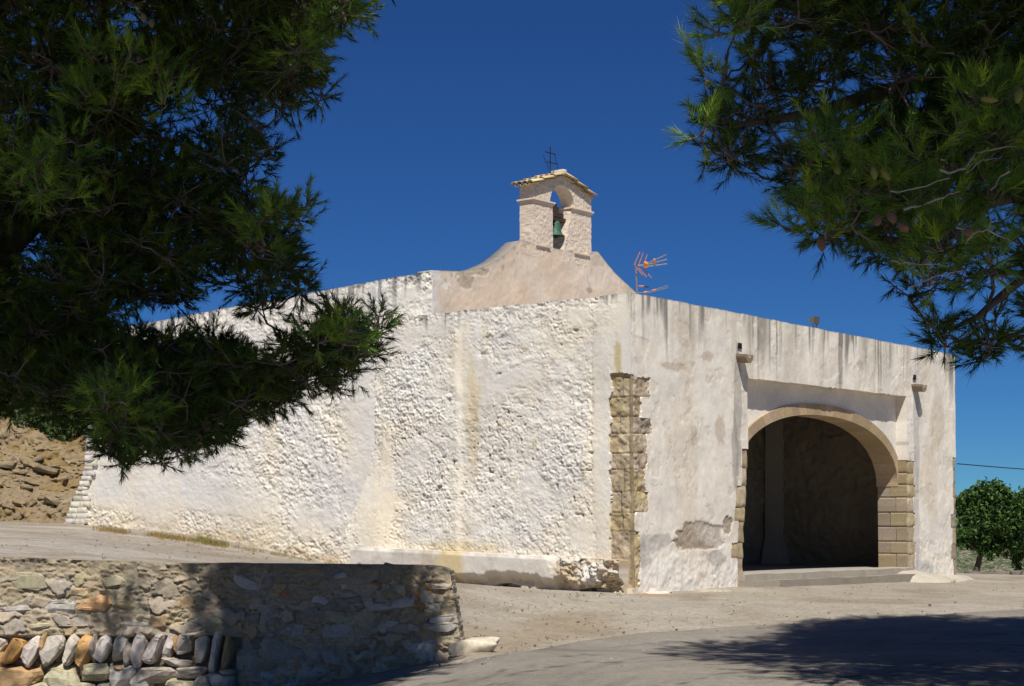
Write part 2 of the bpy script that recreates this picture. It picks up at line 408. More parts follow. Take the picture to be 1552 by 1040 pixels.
def ashlar(U, VV, rows, seed, vj=()):
    """eroded courses: depth and colour for a strip of dressed stone"""
    dj = np.full(U.shape, 9.); cc = np.broadcast_to(STONE, U.shape + (3,)).copy()
    rr_ = np.random.default_rng(seed)
    for z0, z1, w_ in rows:
        wob = .022 * (fbm(U * 7, U * 0 + z0, 3, seed) - .5)
        dj = np.minimum(dj, np.abs(VV - z0 - wob))
        k = rr_.uniform(.82, 1.12); h_ = rr_.uniform(.75, 1.1); m = ((VV > z0 + wob) & (VV <= z1 + .02))[..., None]
        cc = np.where(m, STONE * k * np.array([1, .98, h_]), cc)
        if rr_.random() < .6:
            x0 = w_ * rr_.uniform(.35, .65); dj = np.minimum(dj, np.where((VV > z0) & (VV < z1), np.abs(U - x0 - .02 * (fbm(VV * 6, U * 0, 2, seed) - .5)), 9))
    n = fbm(U * 5, VV * 5, 5, seed)
    cc = cc * (.72 + .5 * fbm(U * 11, VV * 11, 4, seed + 3))[..., None]
    cc = mixc(cc, (.60, .52, .40), .6 * ss(.5, .66, n)); cc = mixc(cc, (.30, .25, .17), .45 * ss(.52, .68, fbm(U * 4, VV * 6, 5, seed + 9)))
    j = 1 - ss(.002, .016, dj)
    cc = mixc(cc, (.13, .10, .07), .75 * j)
    dd = -.022 - .02 * j + .085 * (fbm(U * 6, VV * 6, 5, seed + 1) - .5) + .03 * (fbm(U * 22, VV * 22, 3, seed + 2) - .5)
    return dd, cc
qf = cell(qm)
dq, cq = ashlar(U, VV, [(z0, z1, .5) for z0, z1, t1 in QF], 5)
link('quoins', gridmesh('quoins', PF(U, VV, np.where(U < .1, dq * ss(0, .1, U) - .012, dq)), cq, qf, back=(-.4 * nf[0] - .2 * ns[0], -.4 * nf[1] - .2 * ns[1], 0)), M_stone, chapel)
SQ = []
for k, (z0, z1, t1) in enumerate(QF): SQ.append((z0, z1, [.46, .50, .47, .50, .46, .49, .46, .49, .48][k]))
# ---- arch in the recess
RC, RZ, RA, RB, RN = 7.72, .98, 3.64, 1.50, 2.2
def sup(th, a, b): 
    c, s_ = math.cos(th), math.sin(th)
    return RC + a * math.copysign(abs(c) ** (2 / RN), c), RZ + b * abs(s_) ** (2 / RN)
mb = MB(); NV = 29
_t = np.linspace(0, math.pi, 3000); _p = np.array([sup(x_, RA, RB) for x_ in _t]); _l = np.r_[0, np.cumsum(np.sqrt((np.diff(_p, axis=0) ** 2).sum(1)))]
ths = [float(np.interp(_l[-1] * i / NV, _l, _t)) for i in range(NV + 1)]
for i in range(NV):
    sub = [ths[i] + (ths[i + 1] - ths[i]) * k / 3 for k in range(4)]
    c = STONE * random.uniform(.78, 1.15) * np.array([1.02, .95, random.uniform(.78, .95)])
    jo = 0.
    for k in range(3):
        a0, z0 = sup(sub[k], RA, RB); a1, z1 = sup(sub[k + 1], RA, RB)
        b0, y0 = sup(sub[k], RA + .235 + jo, RB + .235 + jo); b1, y1 = sup(sub[k + 1], RA + .235 + jo, RB + .235 + jo)
        pp = [PFs(a0, z0, -.20), PFs(a1, z1, -.20), PFs(b1, y1, -.20), PFs(b0, y0, -.20), PFs(a0, z0, -.76), PFs(a1, z1, -.76), PFs(b1, y1, -.76), PFs(b0, y0, -.76)]
        s_ = -1.
        P8 = np.array(pp)
        if k == 0: P8[[0, 3, 4, 7]] += (P8[[1, 2, 5, 6]] - P8[[0, 3, 4, 7]]) * .03
        mb.add(P8, [[0,1,2,3],[4,7,6,5],[0,4,5,1],[2,6,7,3]] + ([[0,3,7,4]] if k == 0 else []) + ([[1,5,6,2]] if k == 2 else []), c)
mb.build('arch_stones', M_stone, front)
u2 = np.arange(3.9, 11.6, .03); v2 = np.arange(.6, 3.2, .03); U2, V2 = np.meshgrid(u2, v2)
ins = (np.abs((U2 - RC) / (RA + .11)) ** RN + np.abs(np.clip(V2 - RZ, 0, 9) / (RB + .11)) ** RN) < 1
C2 = np.broadcast_to(PLAST * 1.05, U2.shape + (3,)).copy()
C2 = mixc(C2, (.72, .68, .62), ss(.4, .6, fbm(U2 * 1.5, V2 * 1.5, 3, 6)))
P2 = PFs(U2, V2, -.25 + .012 * (fbm(U2 * 3, V2 * 3, 3, 5) - .5))
link('arch_spandrel', gridmesh('arch_spandrel', P2, C2, ~cell(ins), back=(-.4 * nf[0], -.4 * nf[1], 0)), M_plaster, front)

# ---- side wall
def rubble(U, V, amp, su=.15, sv=.105, s=0):
    """broken stones half drowned in many coats of whitewash"""
    wx = (fbm(U * 9, V * 9, 3, s + 3) - .5) * 1.5; wy = (fbm(U * 9 + 9, V * 9, 3, s + 4) - .5) * 1.5
    F1, F2, ID, DX, DY = worley(U / su + wx, V / sv + wy, s)
    a = ID * 61.
    h = ss(0.0, .16, F2 - F1)
    f1 = h * (.25 + .75 * ID + 1.1 * (DX * np.cos(a) + (DY - .1) * np.sin(a)))
    G1, G2, ID2, EX, EY = worley(U / (su * .45) + 5 + wx, V / (sv * .5) + wy, s + 90)
    a2 = ID2 * 47.
    f2 = ss(.0, .2, G2 - G1) * (.3 + .7 * ID2 + .8 * (EX * np.cos(a2) + EY * np.sin(a2)))
    big = ss(.35, .62, fbm(U * 1.7, V * 1.7, 3, s + 7))
    mid = fbm(U * 6, V * 7, 4, s + 8) - .5
    return amp * (.62 * f1 * (.25 + .75 * big) + .42 * f2 + 1.3 * mid), F2 - F1, ID
u = np.arange(0, 7.4, .019); v = np.arange(-1.5, ZT + 1e-6, .019); U, V = np.meshgrid(u, v)
top = ZT + .03 * (fbm(u * 1.1, u * 0, 3, 15) - .5) - .02 * ss(4.1, 4.2, u) + .015 * (vn(u * 12, u * 0, 5) - .5); top = np.broadcast_to(top, U.shape)
VV = -1.5 + (V + 1.5) * (top + 1.5) / (ZT + 1.5)
smax = 6.42 + .85 * ss(1.9, -.9, VV) + .03 * (vn(VV * 5, VV * 0, 3) - .5)
def sm(px, py, rx, ry, wob=.8, soft=.5, fn=None, U_=None, V_=None):
    f = fn or sf; UU = U if U_ is None else U_; VVV = VV if V_ is None else V_
    s0, z0 = f(px, py); s1, _ = f(px + rx, py); _, z1 = f(px, py - ry)
    return ell(UU, VVV, s0, z0, abs(s1 - s0), abs(z1 - z0), soft, wob, int(px + py))
smooth = np.zeros(U.shape)
for a in [(918, 660, 20, 260, .12, .15), (712, 560, 20, 70), (650, 500, 55, 12), (610, 520, 40, 14), (780, 575, 60, 22), (735, 580, 18, 36), (590, 740, 12, 90), (880, 480, 30, 16), (885, 810, 24, 30), (935, 500, 22, 60), (560, 780, 25, 80)]:
    smooth = np.maximum(smooth, sm(*a))
smooth = np.clip(smooth * .9 + .45 * ss(.5, .7, fbm(U * 1.3, VV * 1.3, 5, 61)), 0, 1)
rb, gap, ID = rubble(U, VV, .028, .11, .08)
# the lean-to stretch beyond the seam is rougher and finer
rb2, gap2, ID2 = rubble(U, VV, .033, .085, .065, 33)
seam = ss(4.05, 4.25, U + .1 * (fbm(VV * 2, VV * 0, 3, 2) - .5))
rbl = rb * (1 - seam) + rb2 * seam
d = rbl * (1 - .80 * smooth) + smooth * .022 + .012 * (fbm(U * 6, VV * 6, 4, 5) - .5) + .06 * (fbm(U * .8, VV * .8, 2, 55) - .5)
d = d + .05 * seam + .22 * ss(1.7, -1.0, VV) * ss(5.6, 6.3, U)           # battered foot at the far end
pit = ss(.90, .94, vn(U * 10, VV * 12, 71)) * ss(.45, .6, fbm(U * 1.2, VV * 1.2, 2, 72)) * (1 - smooth)
d = d - .035 * pit
d = np.where(U < .5, d * ss(.0, .5, U) , d) + .014 * ss(.9, .5, U)
C = np.broadcast_to(WHITE, U.shape + (3,)).copy()
C = mixc(C, (.70, .655, .585), .7 * ss(.4, .7, fbm(U * 1.4, VV * 1.4, 4, 91)))
C = mixc(C, (.66, .67, .68), .35 * ss(.5, .7, fbm(U * 2.4, VV * 2.0, 4, 191)))
C = mixc(C, CREAM, .3 * ss(.5, .8, fbm(U * 1.0, VV * 1.0, 5, 101)))
C = mixc(C, CREAM, .6 * ss(-.1, -.9, VV) * (.4 + .6 * fbm(U * 3, VV * 3, 3, 4)))
gg = gap * (1 - seam) + gap2 * seam
C = mixc(C, (.46, .42, .36), .55 * (1 - ss(.0, .14, gg)) * (1 - smooth) * ss(.35, .6, fbm(U * 3, VV * 3, 2, 14)))
C = mixc(C, (.18, .16, .14), .7 * pit)
bares = ss(.975, .985, ID * (1 - seam)) * (1 - smooth)
C = mixc(C, (.55, .44, .30), .7 * bares)
C = mixc(C, (.50, .40, .17), .75 * sm(938, 545, 5, 34, .5)); 
C = mixc(C, YEL, .45 * np.maximum(sm(690, 835, 60, 16), sm(718, 630, 10, 80, .5)))
C = mixc(C, CREAM, .35 * np.maximum(np.maximum(sm(700, 545, 18, 60), sm(595, 790, 26, 50)), sm(585, 700, 18, 60)))
C = mixc(C, (.55, .47, .26), .3 * sm(736, 530, 5, 50, .5))
C = mixc(C, (.84, .76, .60), .5 * sm(900, 690, 12, 150, .2))
dep = top - VV
st = ss(.48, .75, .5 * vn(U * 9, U * 0, 82) + .5 * vn(U * 25, U * 0, 83)) * (1 - ss(.1, 1, dep / (.12 + .45 * vn(U * 6, U * 0, 85))))
C = mixc(C, (.16, .155, .15), .85 * st * (.35 + .65 * np.maximum(seam, ss(1.2, .3, U))))
C = mixc(C, (.14, .14, .135), .7 * (1 - ss(0, .04, dep)) * (.5 + .5 * vn(U * 8, U * 0, 6)))
qm = np.zeros(U.shape, bool)
rag = .05 * (fbm(U * 5, VV * 5, 4, 68) - .5) * 2
for z0, z1, w in SQ: qm |= (VV > z0) & (VV <= z1 + (.02 + rag + .09 * vn(U * 4, U * 0, 69)) * (z1 > 2.7)) & (U < w + rag)
mask = ~cell(qm) & ~cell(U > smax)
side = link('side_wall', gridmesh('side_wall', PS(U, VV, d), C, mask, back=np.array([-.6 * ns[0], -.6 * ns[1], 0]) + (U < .03)[..., None] * np.array([-.25 * nf[0], -.25 * nf[1], 0])), M_wash, chapel)

dq, cq = ashlar(U, VV, [(z0, z1, w) for z0, z1, w in SQ], 25)
cq = mixc(cq, (.44, .37, .20), .4 * ss(.45, .65, fbm(U * 3, VV * 1.5, 4, 8)) * ss(1.2, 2.2, VV)); cq = mixc(cq, (.52, .43, .28), .3 * ss(.45, .6, fbm(U * 5, VV * 2, 4, 18)))
link('quoins', gridmesh('quoins', PS(U, VV, np.where(U < .1, dq * ss(0, .1, U) - .012, dq)), cq, cell(qm), back=(-.4 * ns[0] - .2 * nf[0], -.4 * ns[1] - .2 * nf[1], 0)), M_stone, side)

# ---- plinth
def plinth_top(s): return -.60 + .03 * s
u = np.arange(.12, 6.9, .018); v = np.linspace(0, 1, 50); U, K = np.meshgrid(u, v)
zt = plinth_top(U) ; zb = -1.45
Z = zb + (zt - zb) * K
rk = ss(1.75, 1.2, U + .25 * (fbm(Z * 4, U * 0, 2, 8) - .5))
rb, gap, ID = rubble(U, Z, .1, .42, .24, 17)
low = ss(-.95, -1.15, Z + .2 * (fbm(U * 5, U * 0, 3, 9) - .5) + .03 * U * -1)
d = .34 + .03 * (fbm(U * 3, Z * 3, 4, 15) - .5) + rk * (rb * 1.5 - .1) + .1 * rk * (fbm(U * 5, Z * 5, 4, 25) - .5) - low * (.10 + .10 * fbm(U * 6, Z * 6, 3, 4))
d = d - .05 * ss(.93, 1, K) * (.3 + .7 * vn(U * 7, U * 0, 4)) - .12 * rk * ss(.75, 1, K) * vn(U * 5, U * 0, 9)
C = np.broadcast_to(np.array([.66, .62, .56]), U.shape + (3,)).copy()
C = mixc(C, (.50, .46, .40), .6 * ss(.45, .65, fbm(U * 2.4, Z * 3, 4, 19)))
C = mixc(C, (.45, .33, .18), .75 * rk * ss(.30, .6, fbm(U * 3.0, Z * 5, 4, 29)))
C = mixc(C, YEL, .7 * ell(U, Z, 4.15, -.7, .35, .5, .4, .4))
C = mixc(C, (.42, .34, .24), .6 * ell(U, Z, 4.75, -.7, .2, .3, .3, .4))
C = mixc(C, (.46, .35, .22), .5 * low)
C = mixc(C, (.12, .10, .08), .8 * np.maximum(ell(U, Z, 2.75, -1.16, .25, .07, .2, .3), ell(U, Z, .7, -1.2, .3, .07, .2, .4)))
d = d - .25 * np.maximum(ell(U, Z, 2.75, -1.16, .25, .07, .3, .3), ell(U, Z, .7, -1.2, .3, .07, .3, .4))
link('plinth', gridmesh('plinth', PS(U, Z, d) , C, None, back=(-.5 * ns[0], -.5 * ns[1], 0)), M_wash, side)

# ---- nave wall
u = np.arange(5.17, 17.6, .022); v = np.arange(-1.2, 5.3, .022); U, V = np.meshgrid(u, v)
topu = 5.28 - (u - 5.17) * .043 + .04 * (fbm(u * .9, u * 0, 3, 25) - .5) + .015 * (vn(u * 12, u * 0, 5) - .5)
NTOP = topu
top = np.broadcast_to(topu, U.shape)
VV = -1.2 + (V + 1.2) * (top + 1.2) / (v[-1] + 1.2)
smax = 16.55 + .75 * ss(1.6, .0, VV) + .04 * (vn(VV * 7, VV * 0, 3) - .5)
smn = np.zeros(U.shape)
kw = dict(fn=nvf, U_=U, V_=VV)
for a in [(548, 680, 26, 150, .2), (240, 745, 100, 36), (160, 700, 40, 60), (350, 760, 60, 24), (480, 790, 40, 24), (620, 445, 20, 14), (560, 450, 30, 16), (400, 600, 60, 30)]: smn = np.maximum(smn, sm(*a, **kw))
smn = np.clip(smn * .9 + .5 * ss(.48, .68, fbm(U * .9, VV * .9, 4, 161)), 0, 1)
rb, gap, ID = rubble(U, VV, .034, .125, .085, 41)
d = rb * (1 - .80 * smn) + .022 * smn + .06 * (fbm(U * .7, VV * .7, 2, 155) - .5) + .012 * (fbm(U * 6, VV * 6, 3, 5) - .5)
d = d + .25 * ss(.6, -.9, VV) * ss(16, 17, U)
C = np.broadcast_to(WHITE, U.shape + (3,)).copy()
C = mixc(C, (.70, .68, .68), .6 * ss(.4, .7, fbm(U * 1.2, VV * 1.2, 4, 291)))
C = mixc(C, CREAM, .35 * ss(.48, .8, fbm(U * .9, VV * .9, 5, 301)))
gz = np.interp(U, [5, 7.5, 12.4, 16.6], [-.95, -.85, -.18, .08])
C = mixc(C, CREAM, .5 * ss(1.1, .1, VV - gz))
C = mixc(C, (.52, .38, .20), .6 * ss(.35, .0, VV - gz + .2 * (fbm(U * 3, VV * 3, 3, 6) - .5)) * ss(.4, .6, fbm(U * 2, VV * 6, 3, 6)))
C = mixc(C, (.46, .42, .36), .5 * (1 - ss(.0, .14, gap)) * (1 - smn) * ss(.35, .6, fbm(U * 3, VV * 3, 2, 14)))
dep = top - VV
st = ss(.46, .72, .5 * vn(U * 6, U * 0, 182) + .5 * vn(U * 17, U * 0, 183)) * (1 - ss(.1, 1, dep / (.15 + .9 * vn(U * 4, U * 0, 85))))
C = mixc(C, (.15, .15, .15), .8 * st)
C = mixc(C, (.2, .18, .16), .6 * (1 - ss(0, .05, dep)))
nave = link('nave_wall', gridmesh('nave_wall', PN(U, VV, d), C, ~cell(U > smax), back=(-.6 * ns[0], -.6 * ns[1], 0)), M_wash, chapel)
# squared stones down the far end of the nave
mb = MB(); z = -.05
while z < 2.4:
    h = random.uniform(.09, .15); a = float(16.5 + .75 * ss(1.6, .0, np.array(z)))
    n = 2 if z < 1 else 1; w0 = a - random.uniform(.25, .45) - (.35 if z < .7 else 0)
    cuts = np.linspace(w0, a + .03, n + 1)
    for k in range(n): block(mb, PN, cuts[k], cuts[k + 1], z, z + h, .07 + .25 * float(ss(.6, -.9, np.array(z))) * .6 + random.uniform(0, .03), -.4, np.array([.80, .75, .66]))
    z += h
mb.build('end_stones', M_wash, nave, True)

# ---- bell gable wall
N0 = C0 + ds * 5.17 - ns * NO
def PG(t, z, d=0.):
    t, z, d = np.broadcast_arrays(*[np.asarray(a, float) for a in (t, z, d)])
    return np.stack([N0[0] + t * df[0] + d * nf[0], N0[1] + t * df[1] + d * nf[1], z], -1)
gf = lambda x, y: inv(PG, x, y, 4., 6.)
curve = [gf(*p) for p in [(656, 410), (697.7, 411), (726.5, 407), (749.6, 397), (764, 387), (778.5, 374), (790, 363), (812, 362)]]
ct = [c[0] for c in curve]; cz = [c[1] for c in curve]
cr = [gf(*p) for p in [(893, 373), (905, 379), (917, 396), (934, 416), (961.6, 441)]]
ct += [c[0] for c in cr]; cz += [c[1] for c in cr]
cz[7] = 6.27; cz[8] = 6.27
ct += [8.6]; cz += [4.9]; ct[0] = 0.
u = np.arange(0, 8.5, .025); k = np.linspace(0, 1, 100); U, K = np.meshgrid(u, k)
tp = np.interp(u, ct, cz); tp = np.convolve(np.pad(tp, 4, mode='edge'), np.ones(9) / 9, 'valid')
Z = 3.5 + (tp[None, :] - 3.5) * K
d = .02 * (fbm(U * 2, Z * 2, 4, 5) - .5) + .012 * (fbm(U * 9, Z * 9, 3, 6) - .5)
PINK = np.array([.66, .54, .43])
C = np.broadcast_to(PINK, U.shape + (3,)).copy()
C = mixc(C, (.70, .62, .54), .8 * ss(.4, .65, fbm(U * .9, Z * .9, 4, 51)))
C = mixc(C, (.63, .48, .34), .5 * ss(.5, .7, fbm(U * 1.3, Z * .8, 4, 52)))
bl = lambda px, py, rx, ry, wob=.5: (lambda c0, c1, c2: ell(U, Z, c0[0], c0[1], abs(c1[0] - c0[0]), abs(c2[1] - c0[1]), .15, wob, int(px)))(gf(px, py), gf(px + rx, py), gf(px, py - ry))
bp = np.maximum(bl(706, 425, 12, 16), bl(726, 412, 14, 6)); C = mixc(C, (.45, .38, .27), .85 * bp); d = d - .012 * bp
C = mixc(C, (.50, .42, .31), .6 * np.maximum(bl(905, 395, 12, 9), bl(950, 437, 8, 10)))
C = mixc(C, (.30, .25, .2), .8 * ss(.022, .0, np.abs(U - gf(893, 425)[0] - .1 * np.sin(Z * 14) - .1 * (fbm(Z * 7, Z * 0, 3, 3) - .5))) * bl(895, 425, 14, 24, .1))
C = mixc(C, (.32, .25, .18), .8 * bl(894, 440, 4, 4))
C = mixc(C, (.55, .48, .40), .6 * (1 - ss(0, .14, (tp[None, :] - Z) + .1 * (fbm(U * 5, Z * 5, 3, 6) - .5))))
C = mixc(C, (.2, .19, .18), .7 * (1 - ss(0, .03, tp[None, :] - Z)))
C = mixc(C, (.66, .64, .62), .8 * ss(.28, .1, U + .2 * (fbm(U * 4, Z * 4, 3, 2) - .5)))
C = mixc(C, (.25, .23, .2), .5 * ss(.7, .8, vn(U * 10, Z * 12, 8)) * ss(.45, .2, tp[None, :] - Z) * ss(4.2, 3, U))
gable = link('bell_gable', gridmesh('bell_gable', PG(U, Z, d), C, None, back=(-.40 * nf[0], -.40 * nf[1], 0), backface=True), M_plaster, chapel)
# belfry: piers, arch head, mouldings
TH = .38
def slab(mb, fn, outline, d0, d1, c, res=.03, seed=1, amp=.011):
    """filled outline (t,z) extruded between depths; fine grid front clipped by bisecting"""
    bm = bmesh.new()
    vs = [bm.verts.new(fn(t, z, d0)) for t, z in outline]; f = bm.faces.new(vs)
    r = bmesh.ops.extrude_face_region(bm, geom=[f]); mv = fn(0, 0, d1) - fn(0, 0, d0)
    bmesh.ops.translate(bm, verts=[e for e in r['geom'] if isinstance(e, bmesh.types.BMVert)], vec=Vector(mv))
    zs = [z for _, z in outline]; tsn = [t for t, _ in outline]
    z = min(zs) + res
    while z < max(zs): bmesh.ops.bisect_plane(bm, geom=bm.verts[:] + bm.edges[:] + bm.faces[:], plane_co=(0, 0, z), plane_no=(0, 0, 1)); z += res
    t = min(tsn) + res
    while t < max(tsn): bmesh.ops.bisect_plane(bm, geom=bm.verts[:] + bm.edges[:] + bm.faces[:], plane_co=Vector(fn(t, 0, 0)), plane_no=(*df, 0)); t += res
    for kk in range(1, 4): bmesh.ops.bisect_plane(bm, geom=bm.verts[:] + bm.edges[:] + bm.faces[:], plane_co=Vector(fn(0, 0, d0 + (d1 - d0) * kk / 4)), plane_no=(*nf, 0))
    bmesh.ops.recalc_face_normals(bm, faces=bm.faces); bm.normal_update()
    for v_ in bm.verts:
        n_ = mnoise.fractal(v_.co * 14 + Vector((seed * 7, 0, 0)), 1., 2., 3)
        v_.co += v_.normal * amp * n_
    bmesh.ops.triangulate(bm, faces=bm.faces)
    Vv = np.array([v_.co[:] for v_ in bm.verts]); Fc = np.array([[w.index for w in f_.verts] for f_ in bm.faces]); bm.free()
    n_ = fbm(Vv[:, 0] * 6 + Vv[:, 1] * 5, Vv[:, 2] * 9, 3, seed)[:, None]
    mb.add(Vv, Fc, np.array(c) * (.85 + .3 * n_))
BC = np.array([.66, .56, .46])
T0, T1, TA, TB = 3.36, 5.53, 3.97, 4.89
mb = MB()
amp_ = .011
slab(mb, PG, [(T0, 6.0), (4.08, 6.0), (4.07, 7.27), (T0, 7.27)], 0, -TH, BC, seed=1)
slab(mb, PG, [(4.40, 6.0), (T1, 6.0), (T1, 7.27), (4.77, 7.27), (4.72, 7.0), (4.62, 6.7)], 0, -TH, BC * 1.03, seed=2)
ar = [(TC := (TA + TB) / 2) + .46 * math.cos(math.pi * i / 20) for i in range(21)]
arz = [7.27 + .46 * math.sin(math.pi * i / 20) for i in range(21)]
head = [(T0, 7.27), (TA, 7.27)] + list(zip(ar[::-1], arz[::-1]))[1:-1] + [(TB, 7.27), (T1, 7.27), (T1, 7.60), ((T0 + T1) / 2, 7.93), (T0, 7.58)]
slab(mb, PG, head, 0, -TH, BC, seed=3)
mb.build('belfry', M_plaster, gable)
def bar(mb, fn, t0, t1, z0, z1, d0, d1, c):
    P8 = [fn(t0, z0, d0), fn(t1, z0, d0), fn(t1, z0, d1), fn(t0, z0, d1), fn(t0, z1, d0), fn(t1, z1, d0), fn(t1, z1, d1), fn(t0, z1, d1)]
    mb.hexa(np.array(P8), c)
def bar(mb, fn, t0, t1, z0, z1, d0, d1, c):
    P8 = [fn(t0, z0, d0), fn(t1, z0, d0), fn(t1, z0, d1), fn(t0, z0, d1), fn(t0, z1, d0), fn(t1, z1, d0), fn(t1, z1, d1), fn(t0, z1, d1)]
    mb.hexa(np.array(P8), c)
for a, b in ((T0 - .05, 4.12), (4.73, T1 + .05)):
    mb = MB(); bar(mb, PG, a, b, 7.25, 7.285, .045, -TH - .05, BC * 1.08); bar(mb, PG, a + .02, b - .02, 7.215, 7.2505, .03, -TH - .03, BC); mb.build('moulding', M_plaster, gable)
for a, b in ((T0 + .08, 3.95), (4.86, 5.45)): mb = MB(); bar(mb, PG, a, b, 6.245, 6.27, .04, -.2, BC); mb.build('moulding', M_plaster, gable)
# barrel tiles
mb = MB()
def barrel(mb, p0, p1, r, c, inv_=False, n=8):
    p0 = np.array(p0); p1 = np.array(p1); ax = p1 - p0; L_ = np.linalg.norm(ax); ax /= L_
    sd = np.array([nf[0], nf[1], 0]); up = np.cross(sd, ax); up = up if up[2] > 0 else -up
    Vv = []
    for (pp, rr) in ((p0, r * .85), (p1, r)):
        for rad in (rr, rr - .016):
            for i in range(n + 1):
                w = math.pi * i / n; s_ = -1 if inv_ else 1
                Vv.append(pp + sd * rad * math.cos(w) + up * s_ * rad * math.sin(w) * .8)
    m = n + 1; q = []
    for i in range(n):
        q += [[i, i + 1, 2 * m + i + 1, 2 * m + i], [m + i + 1, m + i, 3 * m + i, 3 * m + i + 1], [i + 1, i, m + i, m + i + 1], [2 * m + i, 2 * m + i + 1, 3 * m + i + 1, 3 * m + i]]
    q += [[0, 2 * m, 3 * m, m], [n, m + n, 3 * m + n, 2 * m + n]]
    mb.add(Vv, q, c)
TM = (T0 + T1) / 2
for sgn in (-1, 1):
    te = T0 - .13 if sgn < 0 else T1 + .05
    zr, ze = 7.97, (7.57 if sgn < 0 else 7.62)
    for di, dd in enumerate((.04, -.11, -.26, -.41)):
        for k in range(3):
            a0 = TM + (te - TM) * k / 3; a1 = TM + (te - TM) * (k + 1.1) / 3
            z0 = zr + (ze - zr) * (k / 3) + .0; z1 = zr + (ze - zr) * ((k + 1.1) / 3) + .035
            c = np.array(random.choice([(.58, .46, .26), (.52, .38, .24), (.60, .50, .30), (.45, .33, .24)])) * random.uniform(.85, 1.1)
            barrel(mb, PG(a0, z0, dd), PG(a1, z1, dd), .088, c)
            if di < 3: barrel(mb, PG(a0, z0 - .01, dd - .075), PG(a1, z1 - .01, dd - .075), .06, c * .8, True)
bar(mb, PG, TM - .06, TM + .07, 7.96, 8.08, .06, -.3, (.50, .44, .36))
mb.build('roof_tiles', M_tile, gable, True)

# ---- inside of the porch, roofs
mb = MB()
def wallgrid(name, fn, a0, a1, z0, z1, seed, par, c=(.50, .46, .40), dsp=.10):
    u_ = np.arange(a0, a1, .05); v_ = np.arange(z0, z1, .05); A, B = np.meshgrid(u_, v_)
    r_, g_, i_ = rubble(A, B, dsp, .42, .22, seed)
    cc = np.broadcast_to(np.array(c), A.shape + (3,)) * (.7 + .5 * fbm(A * 1.5, B * 1.5, 4, seed))[..., None]
    return link(name, gridmesh(name, fn(A, B, r_), cc, None), M_wash, par)
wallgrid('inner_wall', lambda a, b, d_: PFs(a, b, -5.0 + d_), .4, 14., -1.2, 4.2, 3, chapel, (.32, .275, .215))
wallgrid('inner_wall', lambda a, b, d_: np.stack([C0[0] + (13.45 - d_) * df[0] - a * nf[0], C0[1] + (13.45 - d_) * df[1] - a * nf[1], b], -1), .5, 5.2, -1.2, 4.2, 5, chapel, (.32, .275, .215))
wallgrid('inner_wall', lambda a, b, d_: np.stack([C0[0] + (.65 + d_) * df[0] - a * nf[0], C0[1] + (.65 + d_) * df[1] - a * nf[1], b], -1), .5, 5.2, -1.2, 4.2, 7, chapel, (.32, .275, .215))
# pale corner pilaster with a flared foot inside
mb = MB()
for z0, z1, w0, w1 in ((-.95, -.2, .55, .32), (-.2, 4.1, .32, .30)):
    mb.hexa(np.array([PFs(13.5 - w0, z0, -4.9), PFs(13.5, z0, -4.9), PFs(13.5, z0, -4.3 + (w0 - .5)), PFs(13.5 - w0, z0, -4.3 + (w0 - .5)),
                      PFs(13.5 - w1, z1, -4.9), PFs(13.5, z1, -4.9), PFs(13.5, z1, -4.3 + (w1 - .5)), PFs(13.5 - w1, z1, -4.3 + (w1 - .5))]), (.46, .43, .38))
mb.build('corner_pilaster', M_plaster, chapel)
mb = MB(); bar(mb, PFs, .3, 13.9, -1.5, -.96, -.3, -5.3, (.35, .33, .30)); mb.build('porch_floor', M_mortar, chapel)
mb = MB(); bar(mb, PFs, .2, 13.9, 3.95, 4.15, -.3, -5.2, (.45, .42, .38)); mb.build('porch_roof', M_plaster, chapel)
mb = MB(); bar(mb, PFs, 13.5, 14.04, -1.5, 4.25, -.72, -5.6, PLAST); mb.build('far_side_wall', M_plaster, chapel)
mb = MB()
mb.hexa(np.array([PG(.1, 3.9, -.4), PG(8.4, 3.9, -.4), PG(8.4, 3.9, -11.6), PG(.1, 3.9, -11.2), PG(.1, 4.9, -.4), PG(8.4, 4.9, -.4), PG(8.4, 4.5, -11.6), PG(.1, 4.5, -11.2)]), (.45, .42, .38))
mb.build('nave_roof', M_plaster, chapel)
mb = MB(); bar(mb, PG, 8.1, 8.5, -1.2, 4.5, -.3, -11.5, PLAST); mb.build('far_nave_wall', M_plaster, chapel)
# threshold: two worn steps with a cement skirt at the right
mb = MB()
def rough_slab(mb, pts, z0, z1, c, fn=PF, seed=1):
    A = [fn(a, z1, b) for a, b in pts]; B = [fn(a, z0, b) for a, b in pts]
    bm = bmesh.new()
    va = [bm.verts.new(p) for p in A]; vb = [bm.verts.new(p) for p in B]; n = len(A)
    bm.faces.new(va)
    for i in range(n): bm.faces.new([va[i], vb[i], vb[(i + 1) % n], va[(i + 1) % n]])
    bmesh.ops.triangulate(bm, faces=bm.faces)
    bmesh.ops.subdivide_edges(bm, edges=[e for e in bm.edges if e.calc_length() > .3], cuts=3, use_grid_fill=False)
    bmesh.ops.triangulate(bm, faces=bm.faces)
    for v_ in bm.verts: v_.co += Vector((.03, .03, .028)) * mnoise.noise(v_.co * 2.3 + Vector((seed, 0, 0)))
    Vv = np.array([v_.co[:] for v_ in bm.verts]); Fc = np.array([[w.index for w in f_.verts] for f_ in bm.faces]); bm.free()
    mb.add(Vv, Fc, c)
rough_slab(mb, [(3.75, -.6), (3.8, .10), (5.5, .16), (7.5, .12), (9.5, .17), (11.35, .12), (11.38, -.6)], -1.4, -.945, (.40, .36, .30))
rough_slab(mb, [(3.9, .0), (4.6, .42), (6.5, .50), (8.5, .46), (10.4, .50), (11.1, .40), (11.3, .0)], -1.4, -1.075, (.30, .265, .215), seed=4)
